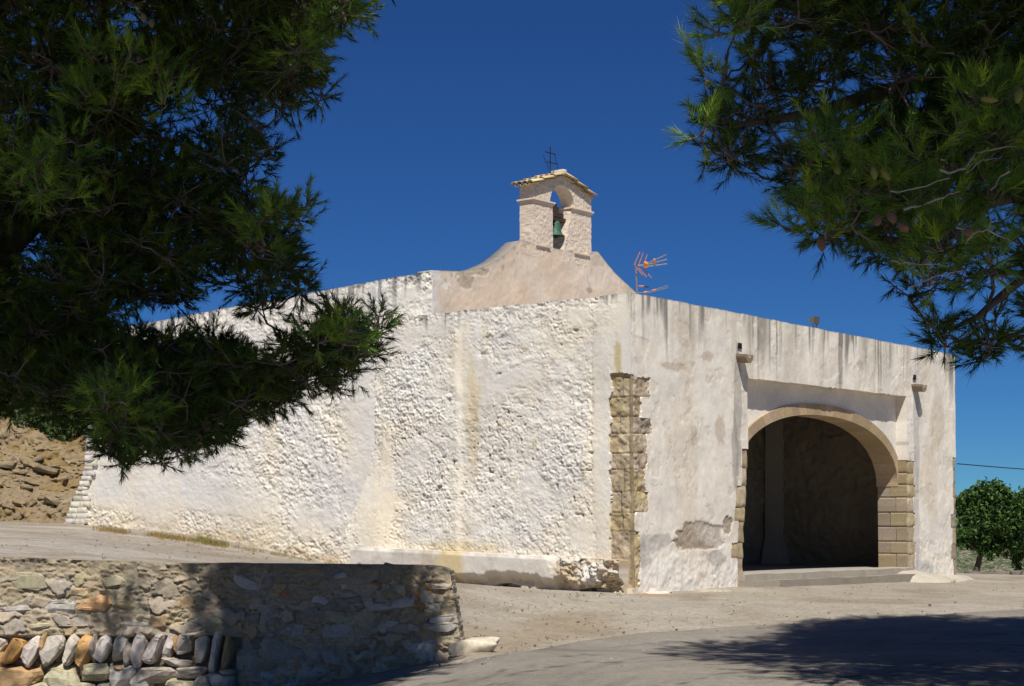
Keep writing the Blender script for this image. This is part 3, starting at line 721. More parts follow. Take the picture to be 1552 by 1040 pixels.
mb.build('entrance_step', M_mortar, chapel)

# ---- waterspouts (parts of the front wall)
def spout(t, z, pr, back_t=0):
    mb = MB(); w = .15; n = 10
    sec_o = [(w * math.cos(math.pi * i / n), -w * 1.15 * math.sin(math.pi * i / n)) for i in range(n + 1)]
    sec_i = [(.07 * math.cos(math.pi * i / n), -.07 * math.sin(math.pi * i / n)) for i in range(n + 1)]
    Vv = []; b0 = float(bat(z))
    for (dd, sl) in ((-.05, 0), (pr, -.03)):
        for sec in (sec_o, sec_i):
            for a, b in sec: Vv.append(PFs(t + a, z + b + sl, dd + b0))
    m = n + 1; q = []
    for i in range(n):
        q += [[i, i + 1, 2 * m + i + 1, 2 * m + i], [m + i + 1, m + i, 3 * m + i, 3 * m + i + 1], [2 * m + i, 2 * m + i + 1, 3 * m + i + 1, 3 * m + i]]
    q += [[0, 2 * m, 3 * m, m], [n, m + n, 3 * m + n, 2 * m + n]]
    mb.add(Vv, q, (.26, .21, .15)); o = mb.build('waterspout', M_stone, front)
    hb = MB()
    hb.add([PFs(t - .1 + .17 * x, z + .1 + .12 * y, b0 + .022) for x, y in ((0, 0), (1, 0), (.95, 1), (.05, 1))], [[0, 1, 2, 3]], (.012, .012, .012))
    hb.build('spout_hole_shade', M_iron, front)  # flat dark plate on the wall: the shade inside the hole is painted
spout(3.83, tf(1117, 536)[1], .24); spout(11.78, tf(1384, 582)[1], .26)

# ------------------------------------------------------------------ bell, cross, antenna, floodlights
bx = PG(4.42, 6.62, -TH / 2)
bell = empty('bell', bx, 'green weathered bronze bell hanging in the gable opening under a dark wooden yoke', 'bell')
prof = [(0, .34), (.05, .34), (.085, .325), (.105, .28), (.115, .2), (.135, .1), (.17, .03), (.215, 0), (.205, -.012), (.17, .0), (.12, .1), (.09, .24), (0, .28)]
n = 28; Vv = []; q = []
for r_, z_ in prof:
    for j in range(n): w = 2 * math.pi * j / n; Vv.append((bx[0] + r_ * math.cos(w), bx[1] + r_ * math.sin(w), bx[2] + z_ - .02))
for i in range(len(prof) - 1):
    for j in range(n): q.append([i * n + j, i * n + (j + 1) % n, (i + 1) * n + (j + 1) % n, (i + 1) * n + j])
me = npmesh('bell_body', np.array(Vv), np.array(q), None, True); link('bell_body', me, M_bronze, bell)
mb = MB()
bar(mb, PG, 4.10, 4.74, 6.93, 7.02, -.12, -.26, (1, 1, 1))
bar(mb, PG, 4.18, 4.55, 7.02, 7.12, -.11, -.27, (1, 1, 1)); bar(mb, PG, 4.14, 4.46, 7.12, 7.25, -.12, -.26, (1, 1, 1)); bar(mb, PG, 4.2, 4.4, 7.25, 7.31, -.13, -.25, (1, 1, 1))
bar(mb, PG, 4.52, 4.66, 7.0, 7.13, -.14, -.24, (1, 1, 1))
mb.build('yoke', M_wood, bell)
mb = MB(); mb.tube([bx + [0, 0, .2], bx + [.01, 0, -.02], bx + [.01, 0, -.06]], [.012, .016, .03], (1, 1, 1)); mb.build('clapper', M_iron, bell)
cb = PG(TM - .27, 8.0, -.15)
cross = empty('iron_cross', cb, 'thin rusty wrought iron cross on the tiled top of the bell gable', 'cross')
mb = MB(); up = np.array([0, 0, 1.]); dt = np.array([*df, 0])
mb.tube([cb - up * .1, cb + up * .55], .012, (1, 1, 1)); mb.tube([cb + up * .55, cb + up * .60], [.02, .004], (1, 1, 1))
mb.build('post', M_iron, cross)
mb = MB(); mb.tube([cb - dt * .19 + up * .43, cb + dt * .19 + up * .43], .012, (1, 1, 1), 6); mb.build('crossbar', M_iron, cross)
mb = MB(); mb.tube([cb - dt * .12 + up * .22, cb + dt * .26 + up * .22], .011, (1, 1, 1), 6); mb.build('crossbar', M_iron, cross)
mb = MB()
mb.tube([cb - dt * .25 + up * .34, cb - dt * .17 + up * .2, cb - dt * .1 + up * .18, cb - dt * .08 + up * .03], .007, (1, 1, 1), 5); mb.build('scrollwork', M_iron, cross); mb = MB()
mb.tube([cb + dt * .17 + up * .43, cb + dt * .19 + up * .3, cb + dt * .27 + up * .22, cb + dt * .26 + up * .05], .007, (1, 1, 1), 5)
mb.build('scrollwork', M_iron, cross)

YA = 36.0
def A(x, y, dy=0): return W(x, y, YA + dy)
ant = empty('television_antenna', A(966, 470), 'two-yagi television antenna with orange fittings on a pole behind the parapet', 'antenna')
mb = MB(); mb.tube([A(967, 475), A(965, 425), A(963.5, 400)], .02, (1, 1, 1)); mb.build('mast', M_alu, ant)
mb = MB()
for (a, b, dy) in [((975, 402), (1010, 386), .0), ((975, 403), (1011, 393), .15), ((975, 405), (1011, 400), .3)]:
    mb.tube([A(*a, dy), A(*b, dy)], .010, (1, 1, 1), 6)
    for k in range(9):
        p = A(*a, dy) * (1 - k / 8) + A(*b, dy) * (k / 8); mb.tube([p - [.02, .10, .0], p + [.02, .10, .0]], .004, (1, 1, 1), 4)
mb.tube([A(962, 403), A(978, 402)], .014, (1, 1, 1), 6)
mb.build('boom', M_alu, ant)
mb = MB()
for k, (x0, x1) in enumerate([((962, 400), (970, 382)), ((968, 402), (975, 383)), ((976, 400), (981, 386)), ((963, 404), (974, 417)), ((968, 406), (980, 420)), ((975, 407), (987, 421))]):
    mb.tube([A(*x0, -.1 + .1 * (k % 3)), A(*x1, -.1 + .1 * (k % 3))], .011, (1, 1, 1), 5)
mb.tube([A(961, 401, -.2), A(963, 402, .3)], .008, (1, 1, 1), 5)
mb.build('reflector', M_red, ant)
mb = MB(); V_, F_ = rock(A(979, 401, .1), (.10, .34, .11), 0, 3, 2, .03); mb.add(V_, F_, (1, 1, 1))
mb.build('dipole_box', M_orange, ant, True)
mb = MB(); mb.tube([A(992, 393, 0), A(992.5, 401, .3)], .022, (1, 1, 1), 6); mb.build('boom_clamp', M_orange, ant)
mb = MB()
for (a, b, dy) in [((980, 443), (1012, 433), 0), ((982, 444), (1013, 436), .1)]:
    mb.tube([A(*a, dy), A(*b, dy)], .008, (1, 1, 1), 5)
for k in range(11):
    p = A(984, 442.5) * (1 - k / 10) + A(1012, 434) * (k / 10); mb.tube([p - [.0, .08, .035], p + [.0, .12, .035]], .004, (1, 1, 1), 4)
mb.tube([A(966, 444), A(982, 443)], .008, (1, 1, 1), 5)
mb.build('lower_boom', M_alu, ant)
for q0, q1, r0, m_, nm in [((968, 434), (976, 434), .018, M_red, 'filter_box'), ((976.5, 434.5), (983, 435), .014, M_iron, 'filter_box'), ((976, 443.2), (981, 442.6), .02, M_orange, 'boom_clamp'), ((989, 440), (994, 439), .014, M_orange, 'boom_clamp')]:
    mb = MB(); mb.tube([A(*q0), A(*q1)], r0, (1, 1, 1), 6); mb.build(nm, m_, ant)

def floodlight(loc, label, ax, w=.24, h=.17, tilt=-.5, arm=.10):
    """lamp head on a U bracket; ax = facing direction in plan"""
    f = empty('floodlight', loc, label, 'floodlight', 'floodlights on the chapel roof edge')
    ax = np.array([*ax, 0.]); sd = np.array([-ax[1], ax[0], 0.]); up = np.array([0, 0, 1.]); loc = np.array(loc)
    fw = ax * math.cos(tilt) + up * math.sin(tilt); uu = np.cross(fw, sd); uu = uu if uu[2] > 0 else -uu
    c = loc + up * (arm + h / 2)
    mb = MB()
    mb.hexa(np.array([c + sd * x * w / 2 * k + uu * y * h / 2 * k + fw * z for z, k in ((.05, 1), (-.07, .7)) for x, y in ((-1, -1), (1, -1), (1, 1), (-1, 1))]), (1, 1, 1))
    for i in range(5):
        q_ = c + sd * (i - 2) * w * .16 - fw * .07
        mb.hexa(np.array([q_ + sd * x * .006 + uu * y * h * .3 - fw * z for z in (0, .03) for x, y in ((-1, -1), (1, -1), (1, 1), (-1, 1))]), (1, 1, 1))
    mb.build('lamp_housing', M_grey, f)
    mb = MB(); mb.hexa(np.array([c + sd * x * w * .44 + uu * y * h * .42 + fw * z for z in (.056, .052) for x, y in ((-1, -1), (1, -1), (1, 1), (-1, 1))]), (1, 1, 1)); mb.build('lamp_glass', M_glass, f)
    mb = MB()
    for s_ in (-1, 1): mb.tube([loc + sd * s_ * .03, loc + sd * s_ * (w * .3) + up * arm * .6, c + sd * s_ * (w * .3)], .012, (1, 1, 1), 5)
    mb.tube([loc - up * .02, loc + up * .02], .05, (1, 1, 1), 8)
    mb.build('bracket', M_grey, f); return f
tt, zz = tf(1244, 496)
floodlight(PF(tt, ZT - .02, -.15), 'small grey floodlight standing alone on the front parapet above the arch', nf, tilt=-.15)
sx, sz = nvf(597, 480)
floodlight(PN(sx, 4.33, .16), 'small dark floodlight on the low roof edge beside the nave wall', ns, .13, .13, -.9, .05)
cv = MB(); p0 = PF(14.0, 2.0, -.3); p0 = W(1451, 703, 43.5); p1 = W(1900, 694, 60)
pts = [p0 * (1 - k / 14) + p1 * (k / 14) - np.array([0, 0, .35 * math.sin(math.pi * k / 14)]) for k in range(15)]
cv.tube(pts, .014, (1, 1, 1), 6); tag(cv.build('overhead_cable', M_cable), 'thin black overhead cable running off from the chapel corner over the tree', 'cable')

# ------------------------------------------------------------------ terrain
def rbf(pts):
    pts = np.array(pts, float); n = len(pts); X = pts[:, :2]
    K = np.sqrt(((X[:, None] - X[None]) ** 2).sum(-1) + .5); Pm = np.c_[np.ones(n), X]
    Am = np.block([[K, Pm], [Pm.T, np.zeros((3, 3))]]); w = np.linalg.solve(Am, np.r_[pts[:, 2], 0, 0, 0])
    def f(x, y):
        x = np.asarray(x, float); y = np.asarray(y, float); r = w[n] + w[n + 1] * x + w[n + 2] * y
        for i in range(n): r = r + w[i] * np.sqrt((x - X[i, 0]) ** 2 + (y - X[i, 1]) ** 2 + .5)
        return r
    return f
WA, WB = np.array([-.68, 20.05]), np.array([-9.0, 20.75])          # foot line of the retaining wall
zfront = rbf([(-.95, 19.9, -1.55), (-1.9, 19.8, -1.76), (-4, 19.8, -2.05), (-8, 19.8, -2.35), (1.6, 16, -1.48), (4.7, 16, -1.46), (4.7, 24, -1.42), (-.3, 20, -1.43), (0, 16.5, -1.6), (-2, 15, -1.9), (0, 2, -1.65), (6, 0, -1.55), (-6, 5, -2.2), (2, 26, -1.3), (12, 14, -1.5), (12, 26, -1.42), (-12, 14, -2.5)])
zback = rbf([(-.3, 20, -1.43), (-.4, 26, -1.3), (-1, 34.3, -1.12), (2.2, 31.5, -1.22), (4.7, 34.4, -1.2), (11.3, 42.0, -1.29), (12.5, 45, -1.3), (-3.47, 36.7, -.87), (-7.27, 39.8, -.20), (-10.6, 42.4, .06), (-6, 21.5, -.42), (-3, 21.3, -.50), (-1.9, 21.3, -.75), (-1.0, 21.3, -1.3), (-2.2, 28, -.78), (-7, 30, -.22), (-14, 40, .1), (-9, 30, -.15), (6, 27, -1.32), (14, 27, -1.38), (16, 44, -1.32), (5, 31, -1.24), (8, 37, -1.25)])
def ground_z(x, y):
    x = np.asarray(x, float); y = np.asarray(y, float)
    yw = WA[1] + (x - WA[0]) * (WB[1] - WA[1]) / (WB[0] - WA[0])
    wd = np.clip(.15 + np.clip(x + .75, 0, None) * 6, .15, 4.)
    k = ss(0, 1, (y - yw - .18) / wd * .5 + .5 * (x > -.75) * np.clip((x + .75) * 4, 0, 1) )
    z = zfront(np.clip(x, -14, 16), np.clip(y, 0, 30)) * (1 - k) + zback(np.clip(x, -16, 18), np.clip(y, 18, 48)) * k
    far = ss(46.3, 75, y) ; z = z * (1 - far) + (-6) * far
    z = z * (1 - ss(25, 90, np.abs(x))) + (-4) * ss(25, 90, np.abs(x)); z = z + (-2.0 - z) * ss(0, -60, y)
    return z
gx = np.concatenate([[-900, -400, -180, -90, -50, -32, -24, -18], np.arange(-14, 17, .11), [18, 20, 24, 32, 50, 90, 180, 400, 900]])
gy = np.concatenate([[-300, -120, -40, -15, -5, 0, 4, 8, 11], np.arange(13, 48, .11), [49, 51, 54, 58, 64, 72, 90, 130, 220, 500, 1200, 2500]])
U, V = np.meshgrid(gx, gy)
Z = ground_z(U, V)
near = (np.abs(U) < 18) & (V > 10) & (V < 50)
Z = Z + near * (.035 * (fbm(U * .7, V * .7, 3, 3) - .5) + .018 * (fbm(U * 3, V * 3, 3, 4) - .5))
ROADC = [(540, 1042), (600, 1022), (655, 1008), (710, 1000), (760, 991), (811, 983), (888, 968), (964, 958), (1080, 949), (1209, 943), (1398, 931), (1552, 922)]
def gpt(px, py):
    lo, hi = 12., 60.
    for _ in range(18):
        m = (lo + hi) / 2; p = W(px, py, m)
        if p[2] > float(ground_z(p[0], p[1])): lo = m
        else: hi = m
    return W(px, py, lo)
RE = np.array([gpt(*p)[:2] for p in ROADC]); RE = RE[np.argsort(RE[:, 0])]
print('road edge', RE.round(1).tolist())
def road_edge(x): return np.interp(x, np.r_[-12, RE[:, 0], 20, 60], np.r_[19.3, RE[:, 1], RE[-1, 1] + 1.5, RE[-1, 1] + 4]) 
# colours of the ground: pale gravel yard, browner at the foot of the walls, worn track
G = np.broadcast_to(np.array([.335, .295, .235]), U.shape + (3,)).copy()
G = mixc(G, (.375, .338, .28), ss(.4, .65, fbm(U * .5, V * .25, 4, 60)))
G = mixc(G, (.25, .205, .15), .6 * ss(.5, .7, fbm(U * .9, V * .6, 4, 62)))
wv = road_edge(U) - V
G = mixc(G, (.31, .245, .16), .55 * ss(.0, -.8, wv) * ss(-5.5, -2, wv) * ss(2.5, .5, np.abs(U)))
G = mixc(G, (.31, .275, .235), .7 * ss(-1.5, -3.5, U) * ss(20, 24, V))
pt = ss(-1.5, -3.0, U) * ss(20, 22, V)
G = mixc(G, (.42, .385, .335), .6 * pt * ss(.5, .62, fbm((U * .5 + V) * .8, (V * .5 - U) * .25, 4, 64)))
G = mixc(G, (.24, .20, .15), .55 * pt * ss(.54, .66, fbm(U * .8, V * 1.6, 5, 65)))
G = mixc(G, (.40, .25, .16), .7 * ell(U, V, 2.55, 31.6, .42, .5, .3, .3))
def gmat(name, base_attr, s1, s2, s3, dark, light):
    m, nt, b = new_mat(name)
    tc = nd(nt, 'ShaderNodeTexCoord')
    at = nd(nt, 'ShaderNodeAttribute', attribute_name='Col')
    n1 = nd(nt, 'ShaderNodeTexNoise', Scale=s1, Detail=8., Roughness=.75); nt.links.new(tc.outputs['Object'], n1.inputs[0])
    c = mul(nt, at.outputs[0], ramp(nt, n1.outputs[0], [(.3, (.82,) * 3), (.7, (1.15,) * 3)]))
    v1 = nd(nt, 'ShaderNodeTexVoronoi', Scale=s2); nt.links.new(tc.outputs['Object'], v1.inputs[0])
    c = mul(nt, c, ramp(nt, v1.outputs['Color'], [(.05, (dark,) * 3), (.4, (1., 1., 1.)), (.85, (1.,) * 3), (.97, (light,) * 3)]))
    n2 = nd(nt, 'ShaderNodeTexNoise', Scale=1.7, Detail=7., Roughness=.7, Distortion=.8); nt.links.new(tc.outputs['Object'], n2.inputs[0])
    c = mul(nt, c, ramp(nt, n2.outputs[0], [(.3, (.84, .82, .80)), (.7, (1.1, 1.1, 1.1))]))
    nt.links.new(c, b.inputs['Base Color']); b.inputs['Roughness'].default_value = .95; b.inputs['Specular IOR Level'].default_value = .1
    n3 = nd(nt, 'ShaderNodeTexNoise', Scale=s3, Detail=4., Roughness=.8); nt.links.new(tc.outputs['Object'], n3.inputs[0])
    bp = nd(nt, 'ShaderNodeBump', Strength=.7, Distance=.02); nt.links.new(n3.outputs[0], bp.inputs['Height']); nt.links.new(bp.outputs[0], b.inputs['Normal'])
    return m
M_gravel = gmat('gravel', True, 9., 22., 30., .72, 1.35)
M_asph = gmat('worn_asphalt', True, 14., 45., 60., .8, 1.3)
tag(link('ground', gridmesh('ground', np.stack([U, V, Z], -1), G, None), M_gravel), kind='structure')
ax_ = np.arange(-8, 24, .1); ay = np.arange(2, 31, .1); U, V = np.meshgrid(ax_, ay)
Z = ground_z(U, V) + (.035 * (fbm(U * .7, V * .7, 3, 3) - .5)) * ((np.abs(U) < 18) & (V > 10)) + .022 - .03 * ss(.5, 0, road_edge(U) - V)
edge = road_edge(U) + .22 * (fbm(U * 1.3, U * 0, 4, 5) - .5) + .1 * (vn(U * 6, U * 0, 7) - .5)
yw = WA[1] + (U - WA[0]) * (WB[1] - WA[1]) / (WB[0] - WA[0])
G = np.broadcast_to(np.array([.245, .225, .192]), U.shape + (3,)).copy()
G = mixc(G, (.29, .265, .228), ss(.4, .65, fbm(U * .5, V * .35, 4, 160)))
G = mixc(G, (.15, .14, .13), .5 * ss(.55, .7, fbm(U * .25 + 4, V * .7, 4, 166)))
trk = np.zeros(U.shape)
for o_ in (1.6, 3.1, 5.6, 7.2): trk = np.maximum(trk, np.exp(-((edge - V - o_ - .5 * (fbm(U * .2, U * 0, 2, int(o_ * 9)) - .5)) / .16) ** 2) * ss(.3, .6, fbm(U * .5, V * 1.5, 3, 5)))
G = mixc(G, (.15, .14, .13), .45 * trk)
F1, F2, ID, DX, DY = worley(U / 1.9 + .9 * (fbm(U * 1.5, V * 1.5, 4, 3) - .5), V / 1.5 + .9 * (fbm(U * 1.5 + 7, V * 1.5, 4, 3) - .5), 7)
G = mixc(G, (.08, .075, .07), .8 * (1 - ss(.01, .05, F2 - F1)) * ss(.5, .6, fbm(U * .4, V * .4, 3, 70)))
G = mixc(G, (.30, .265, .215), .6 * ss(.56, .7, fbm(U * .7, V * 1.4, 5, 71)))
G = mixc(G, (.26, .225, .18), .7 * ss(1.2, .1, edge - V + .5 * (fbm(U * 2, V * 2, 3, 2) - .5)) * ss(0., 1.2, U))
G = mixc(G, (.15, .14, .13), .6 * ss(.9, .2, edge - V) * ss(1.2, .3, U))
tag(link('road', gridmesh('road', np.stack([U, V, Z], -1), G, ~cell(V > np.minimum(edge, np.where(U < -.6, yw - .35, 99)))), M_asph), kind='structure')

# loose pebbles and lumps on the yard
mb = MB()
base = [rock((0, 0, 0), (1, 1, .7), 0, s_, 1, .2)[0] for s_ in range(6)]; bf = rock((0, 0, 0), (1, 1, 1), 0, 0, 1)[1]
r = np.random.default_rng(3)
for i in range(1000):
    px = r.uniform(560, 1560); py = r.uniform(885, 1040)
    if i > 850: px = r.uniform(0, 560); py = r.uniform(806, 850)
    elif i > 700: px = r.uniform(680, 1000); py = r.uniform(880, 990)
    p = gpt(px, py)
    if py > 940 + (1552 - px) * .07 and r.random() < .7: continue
    # keep out of the buildings
    q2 = p[:2] - C0
    if q2 @ (-ns) > -.45 and q2 @ (-nf) > -.7: continue
    s_ = r.uniform(.012, .035) if r.random() < .96 else r.uniform(.035, .06)
    w = r.uniform(0, 6.28); ca, sa = math.cos(w), math.sin(w); B = base[i % 6] * s_
    Vv = np.stack([B[:, 0] * ca - B[:, 1] * sa, B[:, 0] * sa + B[:, 1] * ca, B[:, 2]], -1) + p + [0, 0, s_ * .2 + .01]
    mb.add(Vv, bf, np.array([.36, .31, .25]) * r.uniform(.5, 1.3))
tag(mb.build('pebbles', M_rock), 'loose pebbles scattered over the gravel yard and road edge', 'pebbles', kind='stuff')
# flat pale stones in front of the facade
for i, (px, py, sx_, sy_, c, lab) in enumerate([(998, 899, .55, .4, (.66, .60, .50), 'pale flat stone set in the gravel at the foot of the chapel corner'), (1056, 881, .7, .25, (.70, .64, .55), 'pale lump of mortar against the facade foot left of the step'), (1072, 896, .9, .5, (.42, .37, .29), 'brown flat slab in the gravel between corner and step')]):
    p = gpt(px, py); Vv, Ff = rock(p + [0, 0, -.015], (sx_, sy_, .10), .0, 70 + i, 3, .12)
    mb = MB(); mb.add(Vv, Ff, c); tag(mb.build('flat_stone', M_rock, None, True), lab, 'stone', 'stones lying by the chapel')
# cement skirt at right of the step
mb = MB()
sk = [(11.2, -.02), (10.35, .62), (10.7, .95), (11.8, 1.1), (13.0, .75), (14.3, .35), (14.3, -.1)]
top_ = []
bm = bmesh.new()
uu = np.linspace(10.3, 14.4, 42); kk = np.linspace(0, 1, 14); UU, KK = np.meshgrid(uu, kk)
out = np.interp(uu, [10.3, 10.6, 11.2, 12, 13, 14.4], [.4, .85, 1.05, 1.0, .7, .35]) + .08 * (vn(uu * 4, uu * 0, 3) - .5)
DD = -.1 + KK * (out + .1)
hz = np.interp(uu, [10.3, 10.8, 11.6, 12.6, 14.4], [-1.06, -.97, -.985, -1.12, -1.17])
PP = PF(UU, -1.1, DD); gz_ = ground_z(PP[..., 0], PP[..., 1])
PP[..., 2] = np.maximum(hz[None, :] * (1 - KK ** 1.5) + (gz_ - .02) * KK ** 1.5, gz_ - .02) + .02 * (fbm(UU * 3, KK * 4, 3, 3) - .5)
bm.free()
CCc = np.broadcast_to(np.array([.47, .425, .35]), PP.shape) * (.85 + .3 * fbm(UU * 2, KK * 2, 3, 9))[..., None]
link('cement_skirt', gridmesh('cement_skirt', PP, CCc, None, back=(0, 0, -.2)), M_mortar, chapel)

# ------------------------------------------------------------------ retaining wall
wdir = np.array([*(WB - WA), 0.]); WL = np.linalg.norm(wdir); wdir /= WL; wn = np.array([wdir[1], -wdir[0], 0.]); wn = wn if wn[1] < 0 else -wn
def PR(s, z, d=0.):
    s, z, d = np.broadcast_arrays(*[np.asarray(a, float) for a in (s, z, d)])
    dd = d + .06 * np.clip((-.4 - z), 0, 3)
    return np.stack([WA[0] + s * wdir[0] + dd * wn[0], WA[1] + s * wdir[1] + dd * wn[1], z], -1)
rf = lambda x, y: inv(PR, x, y, 2., -1.)
rw = empty('retaining_wall', (*(WA + (WB - WA) * .4), -1.8), 'low dry-stone and mortar retaining wall below the path at lower left', 'wall')
u = np.arange(-.12, 8.2, .0125); v = np.arange(-2.7, -.30, .0125); U, V = np.meshgrid(u, v)
tpl = np.interp(u, [-.12, .0, .12, .3, .42, 2.5, 3.62, 3.66, 3.8, 5.2, 8.2], [-.62, -.52, -.46, -.44, -.436, -.42, -.415, -.40, -.40, -.355, -.34]) + .012 * (fbm(u * 3, u * 0, 3, 4) - .5)
VV = -2.7 + (V + 2.7) * (tpl[None, :] + 2.7) / (2.4)
smin = np.interp(VV, [-1.6, -1.38, -.5], [-.12, -.10, .05])
F1, F2, ID, DX, DY = worley(U / .30 + 1.1 * (fbm(U * 6, VV * 6, 3, 1) - .5), VV / .16 + 1.3 * (fbm(U * 6 + 5, VV * 6, 3, 2) - .5), 5)
emb = ss(.5, .56, ID) * ss(.10, .24, F2 - F1)                    # stones showing through the mortar
emb = emb * ss(-.52, -.62, VV + .1 * (fbm(U * 2, U * 0, 2, 3) - .5))
ang = ID * 40
d = .045 * emb * (.6 + .8 * (DX * np.cos(ang) + DY * np.sin(ang))) + .05 * (fbm(U * 2.2, VV * 2.2, 3, 5) - .5) + .07 * (fbm(U * 9, VV * 9, 5, 6) - .5) * (1 - .5 * emb)
crack = 1 - ss(0, .06, np.abs(F2 - F1 - .12)); d = d - .015 * crack * ss(.45, .6, ID)
F1b, F2b, IDb, Xb, Yb = worley(U / .12 + 1.2 * (fbm(U * 11, VV * 11, 3, 7) - .5), VV / .06 + 1.2 * (fbm(U * 11 + 4, VV * 11, 3, 8) - .5), 15); sbm = ss(.45, .5, IDb) * (1 - emb); d = d + .03 * ss(0, .14, F2b - F1b) * sbm * (.5 + Yb)
C = np.broadcast_to(np.array([.40, .33, .225]), U.shape + (3,)).copy()
C = mixc(C, (.48, .405, .29), ss(.4, .65, fbm(U * 1.7, VV * 1.7, 4, 8)))
C = mixc(C, (.26, .23, .185), .6 * ss(.5, .7, fbm(U * 3.7, VV * 2.7, 4, 18)))
palette = np.array([(.50, .40, .30), (.45, .38, .29), (.52, .46, .38), (.48, .31, .16), (.42, .36, .20), (.40, .36, .32), (.55, .45, .36)])
pc = palette[np.clip(((ID - .5) * 2 * 7 * 3.7 % 7).astype(int), 0, 6)]
C = C * (1 - emb[..., None] * .55) + pc * emb[..., None] * .55
C = mixc(C, (.46, .36, .24), .5 * sbm * ss(.0, .2, F2b - F1b) * ss(.6, .8, IDb)); C = mixc(C, (.13, .11, .08), .6 * (1 - ss(0, .08, np.minimum(F2 - F1, np.where(IDb > .45, F2b - F1b, 9)))) * ss(.45, .6, fbm(U * 4, VV * 4, 3, 4)))
C = mixc(C, (.22, .20, .16), .45 * ss(.12, .0, tpl[None, :] - VV))  # shadow along the top edge painted in as a darker band
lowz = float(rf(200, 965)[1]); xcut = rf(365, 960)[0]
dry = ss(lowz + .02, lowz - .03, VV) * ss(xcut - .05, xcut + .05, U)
d = d - .09 * dry; C = mixc(C, (.14, .12, .09), .6 * dry)  # backing darkened: shade in the gaps between the dry stones is painted
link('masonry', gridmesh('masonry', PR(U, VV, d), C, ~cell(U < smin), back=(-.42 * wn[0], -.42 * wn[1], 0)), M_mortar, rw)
AX = [np.array([1., 0, 0]) if wdir[0] > 0 else -wdir, wn, np.array([0, 0, 1.])]
mb = MB()
rr = np.random.default_rng(12)
ups = [(-8, 30, 44, 0), (22, 30, 46, 1), (48, 28, 46, 0), (77, 36, 48, 0), (108, 28, 42, 0), (129, 34, 48, 1), (157, 28, 38, 0), (182, 26, 42, 0), (209, 30, 50, 0), (234, 26, 44, 0), (256, 20, 36, 0), (279, 34, 30, 2), (305, 26, 44, 0), (325, 17, 58, 0), (345, 22, 50, 3)]
pal2 = [(.52, .48, .42), (.50, .29, .12), (.36, .33, .28), (.40, .28, .16)]
PXM = F / 20.2
for i, (px, w_, h_, k) in enumerate(ups):
    s0, z0 = rf(px, 966 + h_ / 2 - 4); lean = -.60 + .50 * (max(px, 0) / 345.) ** 1.3 + rr.uniform(-.1, .1)
    V_, F_ = rock(PR(s0, z0, -.05), (w_ / PXM * .84, .34, h_ / PXM * 1.14), lean, 200 + i, 4, .16, 16, AX)
    mb.add(V_, F_, np.array(pal2[k]) * rr.uniform(.85, 1.15) * [1, rr.uniform(.95, 1.02), rr.uniform(.88, 1.05)])
rows = [[(28, 1027, 76, 32, 1), (-2, 1000, 20, 30, 1), (142, 985, 12, 40, 5), (66, 980, 10, 34, 1), (196, 992, 12, 30, 5), (268, 975, 10, 24, 1), (292, 962, 30, 8, 5), (92, 1027, 52, 36, 4), (143, 1021, 50, 26, 4), (183, 1013, 26, 9, 1), (186, 1030, 42, 40, 0), (235, 1023, 66, 22, 5), (270, 1006, 44, 14, 5), (292, 1020, 44, 16, 5), (338, 1030, 36, 22, 0), (347, 1018, 24, 8, 3), (215, 1036, 34, 22, 0), (272, 1040, 40, 24, 4), (310, 1034, 30, 20, 5), (5, 1045, 50, 22, 4), (60, 1050, 60, 26, 4), (120, 1048, 50, 22, 4), (160, 1042, 30, 18, 5)]]
pal3 = {0: (.50, .47, .42), 1: (.47, .31, .16), 3: (.32, .275, .215), 4: (.44, .40, .27), 5: (.40, .35, .29)}
for i, (px, py, w_, h_, k) in enumerate(rows[0]):
    s0, z0 = rf(px, py)
    V_, F_ = rock(PR(s0, z0, -.05), (w_ / PXM * 1.12, .32, h_ / PXM * 1.2), rr.uniform(-.12, .12), 300 + i, 4, .13, 16, AX)
    mb.add(V_, F_, np.array(pal3[k]) * rr.uniform(.85, 1.15))
for k in range(95):                                    # rough stones of the mortared right half
    s0, z0 = rf(rr.uniform(372, 650), rr.uniform(872, 1040)); hh_ = rr.uniform(.07, .2)
    V_, F_ = rock(PR(s0, z0, -.07 - hh_ * .12), (hh_ * rr.uniform(1.1, 2.2), .26, hh_), rr.uniform(-.3, .3), 1500 + k, 3, .18, 12, AX)
    mb.add(V_, F_, np.array(pal3[[0, 1, 3, 4, 5, 5][rr.integers(6)]]) * rr.uniform(.7, 1.1))
for k in range(160):                                   # courses continuing down and to the left
    row = k % 5; s0 = xcut + .12 + (k // 5) * .17 + rr.uniform(-.04, .04); z0 = -1.98 - row * .14 + rr.uniform(-.02, .02)
    if s0 > 8: continue
    V_, F_ = rock(PR(s0, z0, -.02), (rr.uniform(.16, .30), .3, rr.uniform(.12, .17)), rr.uniform(-.15, .15), 500 + k, 2, .13, 8, AX)
    mb.add(V_, F_, np.array(pal3[rr.choice([0, 1, 3, 4, 5])]) * rr.uniform(.8, 1.1))
for k in range(34):                                     # upper left beyond the frame: uprights
    s0 = rf(-8, 985)[0] + .2 + k * .2
    if s0 > 8: break
    V_, F_ = rock(PR(s0, rf(10, 985)[1], 0), (.17, .32, .38), -.45, 700 + k, 2, .14, 8, AX); mb.add(V_, F_, np.array(pal2[k % 3]) * rr.uniform(.8, 1.1))
